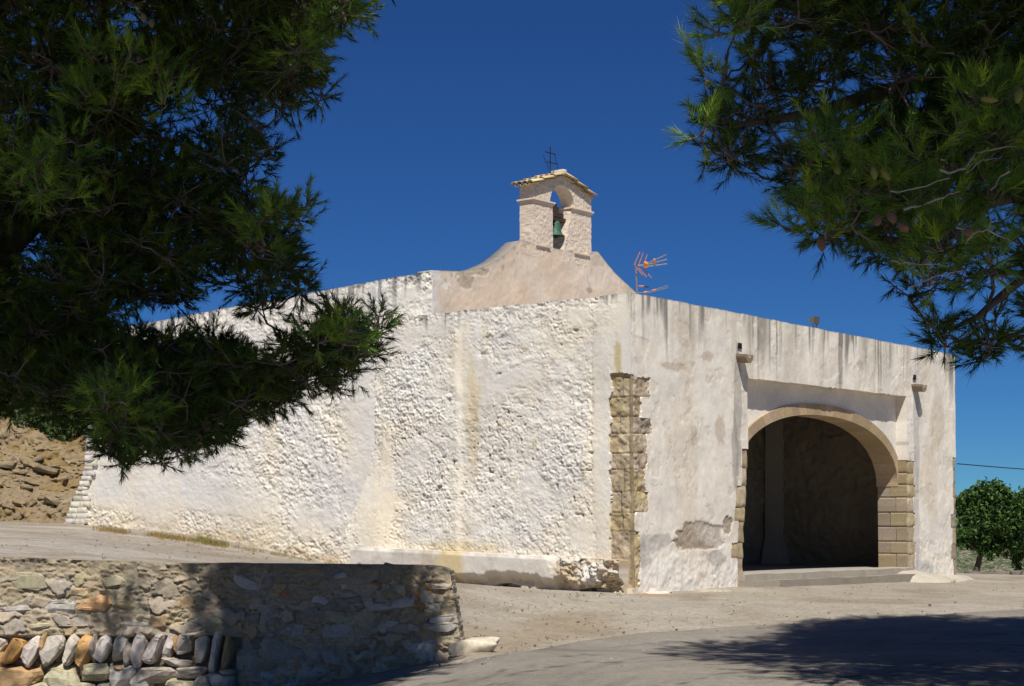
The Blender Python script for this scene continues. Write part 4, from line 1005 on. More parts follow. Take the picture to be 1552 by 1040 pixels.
# bedded stones of the upper courses and the mortared right end
emb_st = [(50, 882, 52, 24, 4), (95, 890, 46, 26, 0), (118, 893, 30, 18, 6), (83, 922, 54, 22, 0), (140, 912, 52, 24, 7), (190, 918, 44, 14, 6), (58, 946, 32, 10, 4), (110, 940, 48, 20, 5), (205, 935, 52, 14, 5), (235, 892, 26, 14, 4), (172, 880, 40, 18, 4), (290, 915, 44, 16, 5), (296, 942, 50, 18, 0), (268, 945, 24, 12, 6), (205, 948, 50, 10, 0), (330, 945, 24, 20, 4), (275, 929, 16, 8, 4), (20, 925, 40, 16, 0), (10, 955, 30, 14, 3),
          (440, 918, 42, 20, 5), (403, 918, 26, 8, 0), (535, 917, 32, 9, 8), (575, 917, 42, 14, 8), (618, 914, 44, 16, 8), (647, 899, 28, 12, 9), (655, 922, 20, 12, 0), (640, 937, 26, 24, 6), (674, 938, 38, 13, 0), (668, 951, 40, 13, 0), (650, 950, 20, 9, 5), (665, 888, 34, 8, 5), (590, 869, 24, 24, 3), (425, 997, 66, 56, 5), (500, 998, 26, 30, 5), (380, 1010, 36, 66, 5), (478, 1000, 20, 34, 5), (538, 940, 38, 20, 4), (455, 953, 18, 14, 0), (640, 985, 40, 30, 0), (430, 900, 34, 10, 9), (500, 915, 40, 20, 3), (560, 990, 22, 16, 5), (520, 1015, 40, 22, 5), (470, 1025, 50, 24, 5), (600, 1000, 36, 22, 5), (690, 905, 8, 6, 5)]
pal3.update({6: (.46, .38, .22), 7: (.55, .33, .17), 8: (.50, .46, .42), 9: (.52, .22, .08)})
for i, (px, py, w_, h_, k) in enumerate(emb_st):
    s0, z0 = rf(px, py)
    V_, F_ = rock(PR(s0, z0, -.098 if i < 19 else -.082), (w_ / PXM * 1.3, .26, h_ / PXM * 1.25), rr.uniform(-.1, .1), 800 + i, 4, .18, 14, AX)
    mb.add(V_, F_, np.array(pal3[k]) * rr.uniform(.85, 1.1))
mb.build('stones', M_rock, rw)
# boulder at the end of the wall
p = gpt(716, 988); mb = MB(); V_, F_ = rock(p + [.02, .1, .05], (.60, .30, .20), .05, 44, 4, .16, 8); mb.add(V_, F_, (.62, .55, .43))
tag(mb.build('boulder', M_rock, None, True), 'long whitish boulder lying at the right end of the retaining wall', 'boulder')
# dry grass along the nave foot
mb = MB(); r = np.random.default_rng(9)
def blade(p, h, w_, c, r):
    a = r.uniform(0, 6.28); l = r.uniform(.1, .6) * h; dx, dy = math.cos(a), math.sin(a)
    b = r.uniform(0, 6.28); sx_, sy_ = math.cos(b) * w_, math.sin(b) * w_
    return [[p[0] - sx_, p[1] - sy_, p[2]], [p[0] + sx_, p[1] + sy_, p[2]], [p[0] + dx * l, p[1] + dy * l, p[2] + h]]
def weeds(px0, px1, f, n, hmax, cols, spread):
    Vv = []; Cc = []
    for k in range(n):
        px = r.uniform(px0, px1); py = f(px) + r.normal() * spread
        dens = float(fbm(np.array(px * .06), np.array(py * .1), 3, 3))
        if r.random() > .15 + 1.6 * (dens - .35): continue
        p = gpt(px, py)
        c = np.array(cols[r.integers(len(cols))]) * r.uniform(.7, 1.2)
        for j in range(5):
            Vv += blade(p + [r.normal() * .03, r.normal() * .03, -.01], r.uniform(.03, hmax), .005, c, r); Cc += [c] * 3
    if Vv: Vv = np.array(Vv); mb.add(Vv, np.arange(len(Vv)).reshape(-1, 3), np.array(Cc))
nb = lambda px: float(np.interp(px, [100, 125, 200, 300, 400, 530], [796, 799, 806, 818, 836, 858]))
weeds(140, 350, lambda x: nb(x) + 3, 1500, .14, [(.36, .22, .07), (.40, .28, .12), (.20, .22, .06), (.30, .19, .07)], 1.6)
weeds(300, 345, lambda x: nb(x) + 1, 260, .18, [(.16, .22, .05), (.25, .27, .08)], 1.5)
weeds(350, 520, lambda x: nb(x) + 2, 420, .10, [(.34, .26, .13), (.22, .22, .08)], 1.5)
weeds(150, 460, lambda x: nb(x) + 10, 260, .05, [(.34, .26, .15), (.25, .22, .1)], 5)
weeds(860, 940, lambda x: 903, 30, .10, [(.14, .2, .06)], 1)
weeds(690, 740, lambda x: 884, 16, .08, [(.2, .2, .06)], 1)
weeds(1440, 1452, lambda x: 883, 26, .10, [(.14, .2, .06), (.3, .25, .1)], 1)
weeds(655, 700, lambda x: 995, 16, .05, [(.2, .22, .06)], 1)
tag(mb.build('dry_grass', M_leaf), 'sparse dry brown grass along the foot of the nave wall', 'grass', kind='stuff')

# ------------------------------------------------------------------ earth bank at the left, far hill
uu = np.r_[np.linspace(-26, -14.5, 60), np.linspace(-14.4, -9.2, 190)]; kk = np.linspace(0, 1, 150); UU, KK = np.meshgrid(uu, kk)
b0 = 43.3 + (UU + 10.6) * -.10 + .5 * (fbm(UU * .8, UU * 0, 3, 2) - .5)
hh = np.interp(uu, [-26, -16, -13.3, -12.2, -11.2, -10.6, -9.2], [4.5, 3.2, 2.55, 2.35, 2.3, 2.2, 2.0])[None, :]
YY = b0 + KK * 3.2 + .6 * (fbm(UU * 1.1, KK * 4, 4, 22) - .5) * ss(0, .2, KK)
ZZ = -.2 + (hh + .2) * (KK ** .75) + .35 * (fbm(UU * 1.3, KK * 5, 4, 12) - .5) * ss(0, .25, KK)
F1, F2, ID, DX, DY = worley(UU / .4 + fbm(UU * 2, KK * 6, 3, 5) * 1.5, KK / .09 + fbm(UU * 2, KK * 6, 3, 6) * 1.5, 8)
YY = YY - .07 * ss(.0, .35, F2 - F1) * ss(.55, .6, ID) * ss(.05, .3, KK) - .5 * (fbm(UU * 5, KK * 14, 6, 92) - .5) * ss(0, .15, KK) - .12 * (fbm(UU * 16, KK * 44, 3, 93) - .5)
Cb = np.broadcast_to(np.array([.235, .165, .075]), UU.shape + (3,)).copy()
Cb = mixc(Cb, (.27, .205, .12), ss(.55, .6, ID) * ss(.1, .3, KK)); Cb = mixc(Cb, (.26, .20, .13), .7 * ss(.45, .65, fbm(UU * 1.2, KK * 5, 4, 32)))
Pb = np.stack([UU, YY, ZZ], -1)
BK = Pb.copy(); ext = Pb[-1:].repeat(3, 0).copy(); ext[0, :, 1] += 3; ext[0, :, 2] += .8; ext[1, :, 1] += 12; ext[1, :, 2] += 2; ext[2, :, 1] += 30; ext[2, :, 2] -= 4
Pb = np.concatenate([Pb, ext]); Cb = np.concatenate([Cb, np.broadcast_to(np.array([.2, .18, .09]), ext.shape)])
tag(link('earth_bank', gridmesh('earth_bank', Pb, Cb, None), M_earth), kind='structure')
mb = MB(); r = np.random.default_rng(15)
for k in range(80):
    i = int(110 * r.random() ** 1.3) + 2; j = int(r.integers(50, 235)); p = BK[i, j]; s_ = r.uniform(.05, .16) if r.random() < .85 else r.uniform(.2, .38)
    V_, F_ = rock(p + [0, -s_ * .15, 0], (s_ * r.uniform(1, 1.8), s_, s_ * r.uniform(.5, .9)), r.uniform(-.4, .4), 1200 + k, 2, .2, 10); mb.add(V_, F_, np.array([.33, .265, .17]) * r.uniform(.6, 1.15))
tag(mb.build('bank_stones', M_rock), 'loose ochre stones weathering out of the earth bank', 'stones', kind='stuff')
ux = np.linspace(20, 420, 200); uy = np.linspace(0, 1, 60); U, K = np.meshgrid(ux, uy)
YH = 130 + K * 260
ZH = -9 + (K ** .8) * (9.5 + 4 * fbm(U * .012, U * 0, 3, 7)) + 3 * (fbm(U * .03, K * 5, 4, 17) - .5) + 1.3 * ss(.45, .7, fbm(U * .5, K * 60, 2, 27)) 
sc = ss(.47, .56, fbm(U * .45, K * 50, 3, 27))
CH = mixc(np.broadcast_to(np.array([.30, .27, .20]), U.shape + (3,)).copy(), (.075, .10, .05), sc)
CH = mixc(CH, (.40, .30, .24), .6 * ss(.6, .7, fbm(U * .07, K * 30, 3, 37)))
def hillmat():
    m, nt, b = new_mat('scrub_hillside'); tc = nd(nt, 'ShaderNodeTexCoord')
    mp = nd(nt, 'ShaderNodeMapping'); mp.inputs['Scale'].default_value = (1, .35, 2.2); nt.links.new(tc.outputs['Object'], mp.inputs[0])
    n1 = nd(nt, 'ShaderNodeTexNoise', Scale=1.3, Detail=8., Roughness=.75); nt.links.new(mp.outputs[0], n1.inputs[0])
    c = ramp(nt, n1.outputs[0], [(.40, (.035, .055, .03)), (.50, (.10, .12, .07)), (.58, (.26, .22, .16)), (.68, (.38, .30, .22))])
    nt.links.new(c, b.inputs['Base Color']); b.inputs['Roughness'].default_value = 1.; b.inputs['Specular IOR Level'].default_value = 0.
    return m
tag(link('hill', gridmesh('hill', np.stack([U, YH, ZH], -1), CH, None), hillmat()), kind='structure')
# low stone wall beyond the road at the right
mb = MB(); r = np.random.default_rng(5)
for k in range(90):
    x = 13.0 + k * .22; row = k % 2
    V_, F_ = rock((x, 49.5 + r.uniform(-.1, .1), -1.62 + row * .2 + .04 * r.normal()), (r.uniform(.4, .75), .5, r.uniform(.32, .45)), r.uniform(-.1, .1), 900 + k, 2, .15); mb.add(V_, F_, np.array([.22, .19, .15]) * r.uniform(.6, 1.2))
tag(mb.build('field_wall', M_rock, None, True), 'low dark rubble field wall beyond the road at far right', 'wall')

# ------------------------------------------------------------------ trees
def needles(cent, axis, L, n, ln, wd, col, rng, spread=(.25, .95)):
    """cent, axis (m,3); shoots with n needles each -> triangle soup"""
    m = len(cent)
    a = axis / np.linalg.norm(axis, axis=1, keepdims=True)
    t = np.cross(a, rng.normal(size=(m, 3))); t /= np.linalg.norm(t, axis=1, keepdims=True); b = np.cross(a, t)
    R = lambda x: np.repeat(x, n, 0)
    k = rng.uniform(.25, 1, m * n)[:, None] ; phi = rng.uniform(0, 2 * np.pi, m * n)[:, None]; th = rng.uniform(*spread, m * n)[:, None] * (1.15 - .55 * k)
    o = R(cent) + R(a) * k * np.repeat(L, n)[:, None]
    dr = R(a) * np.cos(th) + (R(t) * np.cos(phi) + R(b) * np.sin(phi)) * np.sin(th)
    dr[:, 2] -= .10; l = ln * rng.uniform(.75, 1.15, m * n)[:, None]
    sdv = np.cross(dr, rng.normal(size=(m * n, 3))); sdv /= np.linalg.norm(sdv, axis=1, keepdims=True)
    V_ = np.stack([o - sdv * wd / 2, o + sdv * wd / 2, o + dr * l], 1).reshape(-1, 3)
    c = np.repeat(R(col) * rng.uniform(.75, 1.25, (m * n, 1)), 3, 0)
    return V_, np.arange(m * n * 3).reshape(-1, 3), c
def inpoly(p, poly):
    x, y = p; c = False; j = len(poly) - 1
    for i in range(len(poly)):
        xi, yi = poly[i]; xj, yj = poly[j]
        if (yi > y) != (yj > y) and x < (xj - xi) * (y - yi) / (yj - yi) + xi: c = not c
        j = i
    return c
def pdist(p, poly):
    p = np.array(p, float); P_ = np.array(poly, float); Q = np.roll(P_, -1, 0); d_ = Q - P_
    t = np.clip(((p - P_) * d_).sum(1) / (d_ ** 2).sum(1), 0, 1)
    return np.sqrt(((P_ + d_ * t[:, None] - p) ** 2).sum(1)).min()
GR = [(.042, .082, .010), (.034, .070, .011), (.060, .102, .012), (.085, .125, .014), (.026, .052, .011)]
def shades(q, Yt, zones):
    """True where a bough at q would throw its shade on one of the sunlit patches of the crown at distance Yt"""
    dy = Yt - q[1]
    if dy < .4: return False
    p = q + np.array([-.055, 1., -1.54]) * dy; px, py = p[0] / p[1] * F + CX, HY - p[2] / p[1] * F
    return any(((px - a) / (c + 45)) ** 2 + ((py - b) / (d_ + 45)) ** 2 < 1 for a, b, c, d_ in zones)
def cluster(c, r, n, rng, nl, ln, wd, sink, twig, twc, outward=None, tip=1., lum=1.):
    """a branch end: shoots radiating from inside the ball, leafy at the outside"""
    dirs = rng.normal(size=(n, 3)); dirs /= np.linalg.norm(dirs, axis=1, keepdims=True); dirs[:, 2] *= .75
    rad = rng.uniform(.25, 1, n) ** .6
    pos = c + dirs * (r * rad)[:, None] * [1, 1.15, .85]
    ax = dirs * .8 + rng.normal(size=(n, 3)) * .35 + [0, 0, .35]
    if outward is not None: ax = ax + outward * .5
    base = np.array(GR)[rng.integers(0, 5, n)] * rng.uniform(.8, 1.2, (n, 1))
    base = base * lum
    base = np.where((dirs[:, 2:3] > .2) & (rng.random((n, 1)) < .5), base * [1.5, 1.4, 1.0], base)  # some upper shoots painted yellower and brighter, as if sunlit
    L = rng.uniform(.08, .19, n) * tip
    V_, F_, C_ = needles(pos, ax, L, nl, ln, wd, base, rng)
    sink.add(V_, F_, C_)
    axn = ax / np.linalg.norm(ax, axis=1, keepdims=True)
    m = max(3, n // 3)
    for i in range(m):
        mid = c + (pos[i] - c) * .5 + rng.normal(size=3) * r * .08
        twig.tube([c, mid, pos[i] + axn[i] * L[i] * .7], [.006 * tip, .005 * tip, .003], twc * rng.uniform(.7, 1.2), 4, False)
def bend(p0, p1, rng, k=5, amp=.08, sag=.0):
    p0, p1 = np.array(p0), np.array(p1); L = np.linalg.norm(p1 - p0); out = [p0]
    off = rng.normal(size=(k, 3)) * amp * L
    for i in range(1, k): t = i / k; out.append(p0 * (1 - t) + p1 * t + off[i] * math.sin(math.pi * t) * .6 + np.array([0, 0, -sag * L * math.sin(math.pi * t)]))
    return out + [p1]
GREYT = np.array([.17, .14, .12])
def pine(root, limbs, polys, ext, rng, ncl, rr, Yr, nsh, nl, ln, wd, holes=(), seed=0):
    """limbs: list of (points, r0, r1); polys: outline areas in which branch ends are spread over the depth range"""
    lb = MB(); tw = MB(); fo = MB(); nodes = []
    for pts, r0, r1 in limbs:
        pp = []
        for i in range(len(pts) - 1):
            for t in (0, .33, .66): pp.append(np.array(pts[i]) * (1 - t) + np.array(pts[i + 1]) * t + rng.normal(size=3) * r1 * .5)
        pp.append(np.array(pts[-1])); rad = np.linspace(r0, r1, len(pp))
        lb.tube(pp, list(rad), np.array([.15, .12, .10]), 12); nodes += pp
    nodes = np.array(nodes)
    cl = []
    for (poly, n, (ra, rb_)) in polys:
        xs = [p[0] for p in poly]; ys = [p[1] for p in poly]; k = 0; tries = 0
        while k < n and tries < n * 60:
            tries += 1
            q = (rng.uniform(min(xs), max(xs)), rng.uniform(min(ys), max(ys)))
            if not inpoly(q, poly): continue
            dd = pdist(q, poly)
            if any((q[0] - h[0]) ** 2 / (h[2] * 1.3 + 12) ** 2 + (q[1] - h[1]) ** 2 / (h[3] * 1.3 + 12) ** 2 < 1 for h in holes): continue
            Y = rng.uniform(*Yr); pm = F / Y
            rad = min(rng.uniform(ra, rb_), (dd + 2) / pm - ln * .7)
            if rad < ra * .35:
                if dd < 5: continue
                rad = ra * .35
            cl.append((W(q[0], q[1], Y), rad)); k += 1
    cl += ext
    for c, rad in cl:
        if rad > .4: nn = int(nsh * 2.2); cluster(c, rad, nn, rng, nl // 2, ln * 1.6, wd * 4, fo, tw, GREYT, None, 2.); continue
        nn = max(8, int(nsh * (rad / .2) ** 2))
        cluster(c, rad, nn, rng, nl, ln, wd, fo, tw, GREYT)
    cs = np.array([c for c, _ in cl]); linked = []
    # every branch end is joined to the closest point of the limbs (or of an earlier branch)
    order = np.argsort([np.min(((nodes - c) ** 2).sum(1)) for c in cs])
    pool = nodes.copy()
    for i in order:
        c = cs[i]; d2 = ((pool - c) ** 2).sum(1); j = int(np.argmin(d2 + (d2 < .01) * 9)); L = math.sqrt(d2[j])
        pts = bend(pool[j], c, rng, 5, .09, .03)
        r0 = min(.03, .007 + L * .012)
        tw.tube(pts, list(np.linspace(r0, .005, len(pts))), GREYT * rng.uniform(.45, 1.15), 5, False)
        pool = np.concatenate([pool, np.array(pts[1:])])
    return lb, tw, fo
# left pine
rngL = np.random.default_rng(21)
YL = 12.6
pl = empty('pine_tree', W(-420, 1190, 12.4), 'big dark pine whose branches hang in from the left over the chapel wall', 'tree', 'pines framing the view')
polyA = [(-260, -220), (300, -170), (560, -140), (600, -30), (566, 12), (535, 48), (500, 62), (497, 108), (511, 142), (470, 168), (425, 178), (400, 172), (372, 190), (424, 216), (424, 285), (395, 295), (480, 300), (488, 335), (436, 372), (484, 408), (478, 440), (425, 480), (340, 470), (280, 482), (190, 470), (150, 620), (60, 652), (-260, 660)]
polyB = [(120, 500), (270, 505), (330, 500), (400, 545), (430, 500), (500, 470), (528, 462), (548, 500), (575, 455), (592, 488), (592, 528), (545, 556), (552, 590), (500, 600), (445, 622), (385, 645), (310, 702), (264, 724), (222, 700), (175, 712), (148, 682), (130, 645), (100, 640)]
limL = [([W(-420, 1190, 12.4), W(-400, 700, 12.5), W(-300, 500, 12.6)], .17, .13), ([W(-300, 500, 12.6), W(-60, 460, 12.7), (W(45, 330, 12.8)), W(140, 215, 12.9), W(165, 185, 12.9)], .115, .07), ([W(165, 185, 12.9), W(225, 140, 12.8), W(300, 90, 12.6), W(400, 60, 12.4)], .07, .02), ([W(165, 185, 12.9), W(150, 90, 13.1), W(160, -80, 13.2)], .075, .04),
        ([W(-300, 500, 12.6), W(-100, 520, 12.5), W(120, 490, 12.5), W(300, 560, 12.4), W(440, 560, 12.3), W(540, 520, 12.2)], .10, .015), ([W(120, 490, 12.5), W(170, 590, 12.3), W(240, 680, 12.2)], .035, .012), ([W(45, 330, 12.8), W(200, 340, 12.6), W(400, 330, 12.4)], .05, .015), ([W(160, -80, 13.2), W(100, -300, 13.2), W(150, -800, 13.3)], .09, .05)]
extL = []; TL_ = 1; ZL_ = [(440, 335, 75, 50), (545, 490, 80, 60), (500, 50, 80, 60), (190, 120, 90, 70), (60, 260, 70, 60), (190, 620, 50, 40)]
for k in range(120):     # crown above the frame; its shade falls on the retaining wall
    y = rngL.uniform(12.5, 16.0); z = rngL.uniform(5.3, 8.6); x = rngL.uniform(-2.95, -.9)
    if y + (z + 1.2) / 1.54 > 21.8 or y + (z + 1.6) / 1.54 < 18.6: continue
    extL.append((np.array([x, y, z]), rngL.uniform(.41, .5)))
for k in range(140):     # unseen boughs added above the frame to shade the visible crown
    y = rngL.uniform(7.2, 11.0); z = rngL.uniform(3.9, 7.4); x = rngL.uniform(-5.2, -.9)
    if (HY - z * F / y) > -70 or shades(np.array([x, y, z]), 12.0, ZL_): continue
    extL.append((np.array([x, y, z]), rngL.uniform(.41, .55)))
for q_, rad_ in (((-5.6, 14.2, 6.2), .42), ((-6.0, 14.6, 6.6), .45), ((-4.35, 15.4, 6.1), .41)): extL.append((np.array(q_), rad_))
lb, tw, fo = pine(pl, limL, [(polyA, 760, (.12, .24)), (polyB, 280, (.10, .19))], extL, rngL, 0, 0, (11.3, 14.0), 38, 34, .070, .0056,
                  holes=[(300, 148, 7, 6), (266, 172, 9, 7), (246, 158, 9, 6), (290, 163, 6, 6), (60, 385, 22, 16), (30, 410, 22, 12), (20, 355, 8, 8), (325, 168, 12, 6), (330, 482, 26, 8), (170, 400, 8, 5), (300, 195, 12, 10), (200, 475, 12, 6), (320, 14, 6, 5)])
def tips(zones, Y0, Y1, n, rng, ln, wd, lum, fo, tw, poly):  # sunlit branch ends: the sun is painted in as brighter needles
    for a, b, c_, d_ in zones:
        for k in range(n):
            q = (a + rng.uniform(-1, 1) * c_ * .8, b + rng.uniform(-1, 1) * d_ * .8); Y = rng.uniform(Y0, Y1)
            dd = max([pdist(q, P_) for P_ in poly if inpoly(q, P_)] + [0])
            if dd < (24 if Y0 < 9 else 14): continue
            c = W(q[0], q[1], Y); r_ = min(rng.uniform(.06, .12), dd / F * Y * .8)
            cluster(c, r_, int(rng.integers(9, 16)), rng, 40, ln, wd, fo, tw, GREYT, np.array([rng.uniform(-.5, .5), -.35, .45]), 1., lum)
            tw.tube(bend(c, W(q[0] + (a - q[0]) * .3, q[1] + (b - q[1]) * .3, Y1 + .9), rng, 5, .03), list(np.linspace(.004, .009, 6)), GREYT * rng.uniform(.7, 1.6), 5, False)
for (poly_, n_) in ((polyA, 230), (polyB, 70)):
    k = 0
    while k < n_:
        q = (rngL.uniform(-250, 590), rngL.uniform(-200, 720))
        if not inpoly(q, poly_) or pdist(q, poly_) < 34: continue
        if any((q[0] - h[0]) ** 2 / (h[2] + 16) ** 2 + (q[1] - h[1]) ** 2 / (h[3] + 16) ** 2 < 1 for h in [(60, 385, 22, 16), (330, 482, 26, 10), (300, 148, 7, 6), (300, 195, 12, 10), (200, 475, 12, 6)]): continue
        k += 1; cluster(W(q[0], q[1], rngL.uniform(13.6, 15.2)), rngL.uniform(.16, .26), 26, rngL, 22, .085, .0095, fo, tw, GREYT * .6, None, 1., .8)  # back layer: deep shade inside the crown painted in with darker needles
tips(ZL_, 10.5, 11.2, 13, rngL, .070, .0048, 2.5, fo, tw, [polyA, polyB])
lb.build('trunk', M_bark, pl, True); tw.build('twigs', M_bark, pl); fo.build('crown', M_needle, pl)
# right pine
rngR = np.random.default_rng(33)
pr_ = empty('pine_tree', (6.6, 11.2, -1.5), 'sunlit pine with green cones hanging in from the upper right', 'tree', 'pines framing the view')
polyC = [(1098, -20), (1108, 45), (1114, 85), (1062, 96), (1060, 125), (1080, 160), (1046, 192), (1046, 220), (1074, 244), (1112, 264), (1160, 278), (1208, 310), (1202, 350), (1246, 392), (1296, 426), (1345, 436), (1365, 464), (1410, 478), (1440, 458), (1470, 440), (1560, 430), (1700, 410), (1700, -200), (1100, -200)]
polyD = [(1378, 500), (1415, 478), (1440, 505), (1470, 470), (1560, 450), (1640, 460), (1640, 540), (1552, 548), (1500, 556), (1470, 548), (1430, 542)]
YR = 9.7
limR = [([(6.6, 11.2, -1.5), (6.5, 11.1, 1.5), (6.3, 11.3, 4.5), (6.6, 11.6, 8.0)], .28, .15), ([(6.4, 11.1, 2.0), W(1650, 280, 10.2), W(1500, 300, 9.8), W(1420, 345, 9.6), W(1330, 380, 9.4)], .10, .018),
        ([(6.3, 11.2, 3.2), W(1700, 60, 10.6), W(1450, 110, 10.2), W(1250, 170, 9.9), W(1110, 190, 9.6)], .10, .015), ([W(1450, 110, 10.2), W(1330, 60, 10.4), W(1180, 40, 10.2)], .035, .012),
        ([W(1700, 320, 10.4), W(1552, 420, 9.9), W(1480, 480, 9.7), W(1440, 500, 9.6)], .04, .008), ([W(1552, 205, 9.2), W(1490, 235, 9.2), W(1455, 252, 9.15), W(1410, 258, 9.1)], .025, .012)]
extR = []; ZR_ = [(1310, 260, 100, 80), (1050, 150, 50, 130), (1500, 190, 60, 70), (1220, 350, 60, 50), (1450, 320, 90, 60), (1110, 30, 50, 60), (1420, 400, 60, 50)]
for k in range(620):     # the part of the crown above the frame, which shades the road
    z = rngR.uniform(4.2, 15.0); a = rngR.uniform(0, 6.28); f_ = math.sqrt(max(0, 1 - ((z - 8.2) / 7.0) ** 2)); rr_ = math.sqrt(rngR.random())
    q = np.array([7.35 + 5.0 * f_ * rr_ * math.cos(a), 13.6 + 4.6 * f_ * rr_ * math.sin(a), z])
    if (HY - q[2] * F / q[1]) > -40 and abs(q[0] / q[1] * F) < 800: continue
    if shades(q, 9.4, ZR_): continue
    extR.append((q, rngR.uniform(.45, .7)))
for k in range(130):     # unseen boughs added nearer the eye to darken the visible crown
    y = rngR.uniform(5.6, 8.8); z = rngR.uniform(3.4, 7.0); x = rngR.uniform(1.2, 5.5)
    if (HY - z * F / y) > -90 or shades(np.array([x, y, z]), 9.4, ZR_): continue
    extR.append((np.array([x, y, z]), rngR.uniform(.41, .55)))
lb, tw, fo = pine(pr_, limR, [(polyC, 400, (.12, .21)), (polyD, 30, (.05, .09))], extR, rngR, 0, 0, (8.9, 11.2), 36, 40, .078, .0046,
                  holes=[(1305, 130, 30, 18), (1345, 165, 30, 15), (1400, 92, 8, 6), (1290, 205, 14, 8), (1190, 195, 24, 16), (1240, 175, 14, 12), (1480, 330, 16, 12), (1420, 320, 18, 12), (1540, 320, 14, 14), (1400, 395, 10, 8), (1180, 100, 14, 12), (1230, 60, 14, 12), (1440, 150, 10, 8), (1385, 155, 18, 8), (1175, 235, 9, 7), (1470, 500, 20, 10), (1545, 500, 12, 14), (1540, 70, 9, 9)])
lb.build('trunk', M_bark, pr_, True)
# grey dead twigs catching the sun
for pts, r0 in [([(1425, 258), (1440, 262), (1462, 256), (1478, 232), (1500, 228), (1540, 222)], .010), ([(1465, 262), (1490, 242), (1510, 240)], .004), ([(1530, 260), (1515, 268), (1502, 288)], .009), ([(1370, 318), (1400, 310), (1430, 300), (1455, 290)], .010), ([(1450, 345), (1476, 354), (1496, 348), (1492, 318)], .007), ([(1476, 354), (1464, 370)], .005), ([(1380, 435), (1420, 418), (1460, 410)], .006), ([(1350, 395), (1372, 398), (1440, 405)], .005), ([(1350, 290), (1385, 286), (1440, 270)], .006), ([(1496, 348), (1520, 360), (1545, 372)], .006)]:
    P0 = [W(x, y, 8.15 + .06 * i * (i % 2)) for i, (x, y) in enumerate(pts)]; P_ = [P0[0]]
    for i in range(len(P0) - 1):
        for t in (.33, .66, 1.): P_.append(P0[i] * (1 - t) + P0[i + 1] * t + rngR.normal(size=3) * .004 * (t < 1))
    tw.tube(P_, list(np.linspace(r0 * .62, r0 * .35, len(P_))), np.array([.40, .35, .32]), 6)
# leafy star-shaped tufts in front, sunlight painted in with brighter needles
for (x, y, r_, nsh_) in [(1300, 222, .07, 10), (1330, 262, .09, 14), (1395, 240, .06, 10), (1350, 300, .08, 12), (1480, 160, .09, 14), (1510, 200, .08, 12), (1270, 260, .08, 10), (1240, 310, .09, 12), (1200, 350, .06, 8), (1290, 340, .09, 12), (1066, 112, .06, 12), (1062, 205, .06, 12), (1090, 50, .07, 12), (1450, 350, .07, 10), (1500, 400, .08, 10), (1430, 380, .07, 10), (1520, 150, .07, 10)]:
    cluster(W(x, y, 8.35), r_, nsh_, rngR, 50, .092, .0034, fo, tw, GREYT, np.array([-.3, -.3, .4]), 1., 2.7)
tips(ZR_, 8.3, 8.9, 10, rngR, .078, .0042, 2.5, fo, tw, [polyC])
tw.build('twigs', M_bark, pr_); fo.build('crown', M_needle, pr_)
def cone(px, py, Y, L, R, tilt, tw_, c, par):
    L *= .8; R *= .8; mb = MB(); n = 14; m = 11; o = W(px, py, Y); Vv = []
    ax = np.array([math.sin(tilt), -.25, -math.cos(tilt)]); ax /= np.linalg.norm(ax); a = np.cross(ax, [0, 1, .1]); a /= np.linalg.norm(a); b = np.cross(ax, a)
    for i in range(m):
        t = i / (m - 1); rr_ = R * (math.sin(math.pi * min(1, t * .86 + .12)) ** .6)
        for j in range(n):
            w = 2 * math.pi * (j + .5 * (i % 2)) / n; k = 1 + .12 * ((i + j) % 2)
            Vv.append(o + ax * (t - .5) * L + (a * math.cos(w) + b * math.sin(w)) * rr_ * k)
    q = [[i * n + j, i * n + (j + 1) % n, (i + 1) * n + (j + 1) % n, (i + 1) * n + j] for i in range(m - 1) for j in range(n)]
    mb.add(Vv, q, c); 
    return mb.build('cone', M_rock, par)
CG = (.23, .22, .06)
for a in [(1325, 263, 8.15, .085, .019, .1), (1342, 265, 8.15, .082, .018, .55), (1270, 258, 8.15, .06, .015, .1), (1500, 151, 8.15, .10, .019, 1.4), (1544, 146, 8.15, .10, .022, -.3), (1073, 128, 9.3, .05, .02, .6), (1268, 257, 8.15, .06, .016, .2)]: cone(*a, 0, CG, pr_)
for a in [(1245, 370, 8.15, .09, .026, .1), (1352, 330, 8.15, .08, .026, .4), (1330, 335, 8.15, .07, .024, -.3), (1467, 352, 8.15, .06, .022, -.6), (1370, 345, 8.15, .07, .024, .9)]: cone(*a, 0, (.20, .12, .08), pr_)
for a in [(218, 28, 11.2, .08, .024, .2), (230, 36, 11.2, .08, .022, .1), (212, 62, 11.2, .07, .022, .8), (200, 75, 11.2, .07, .022, -.5), (212, 90, 11.3, .07, .026, .3)]: cone(*a, 0, (.24, .21, .18), pl)

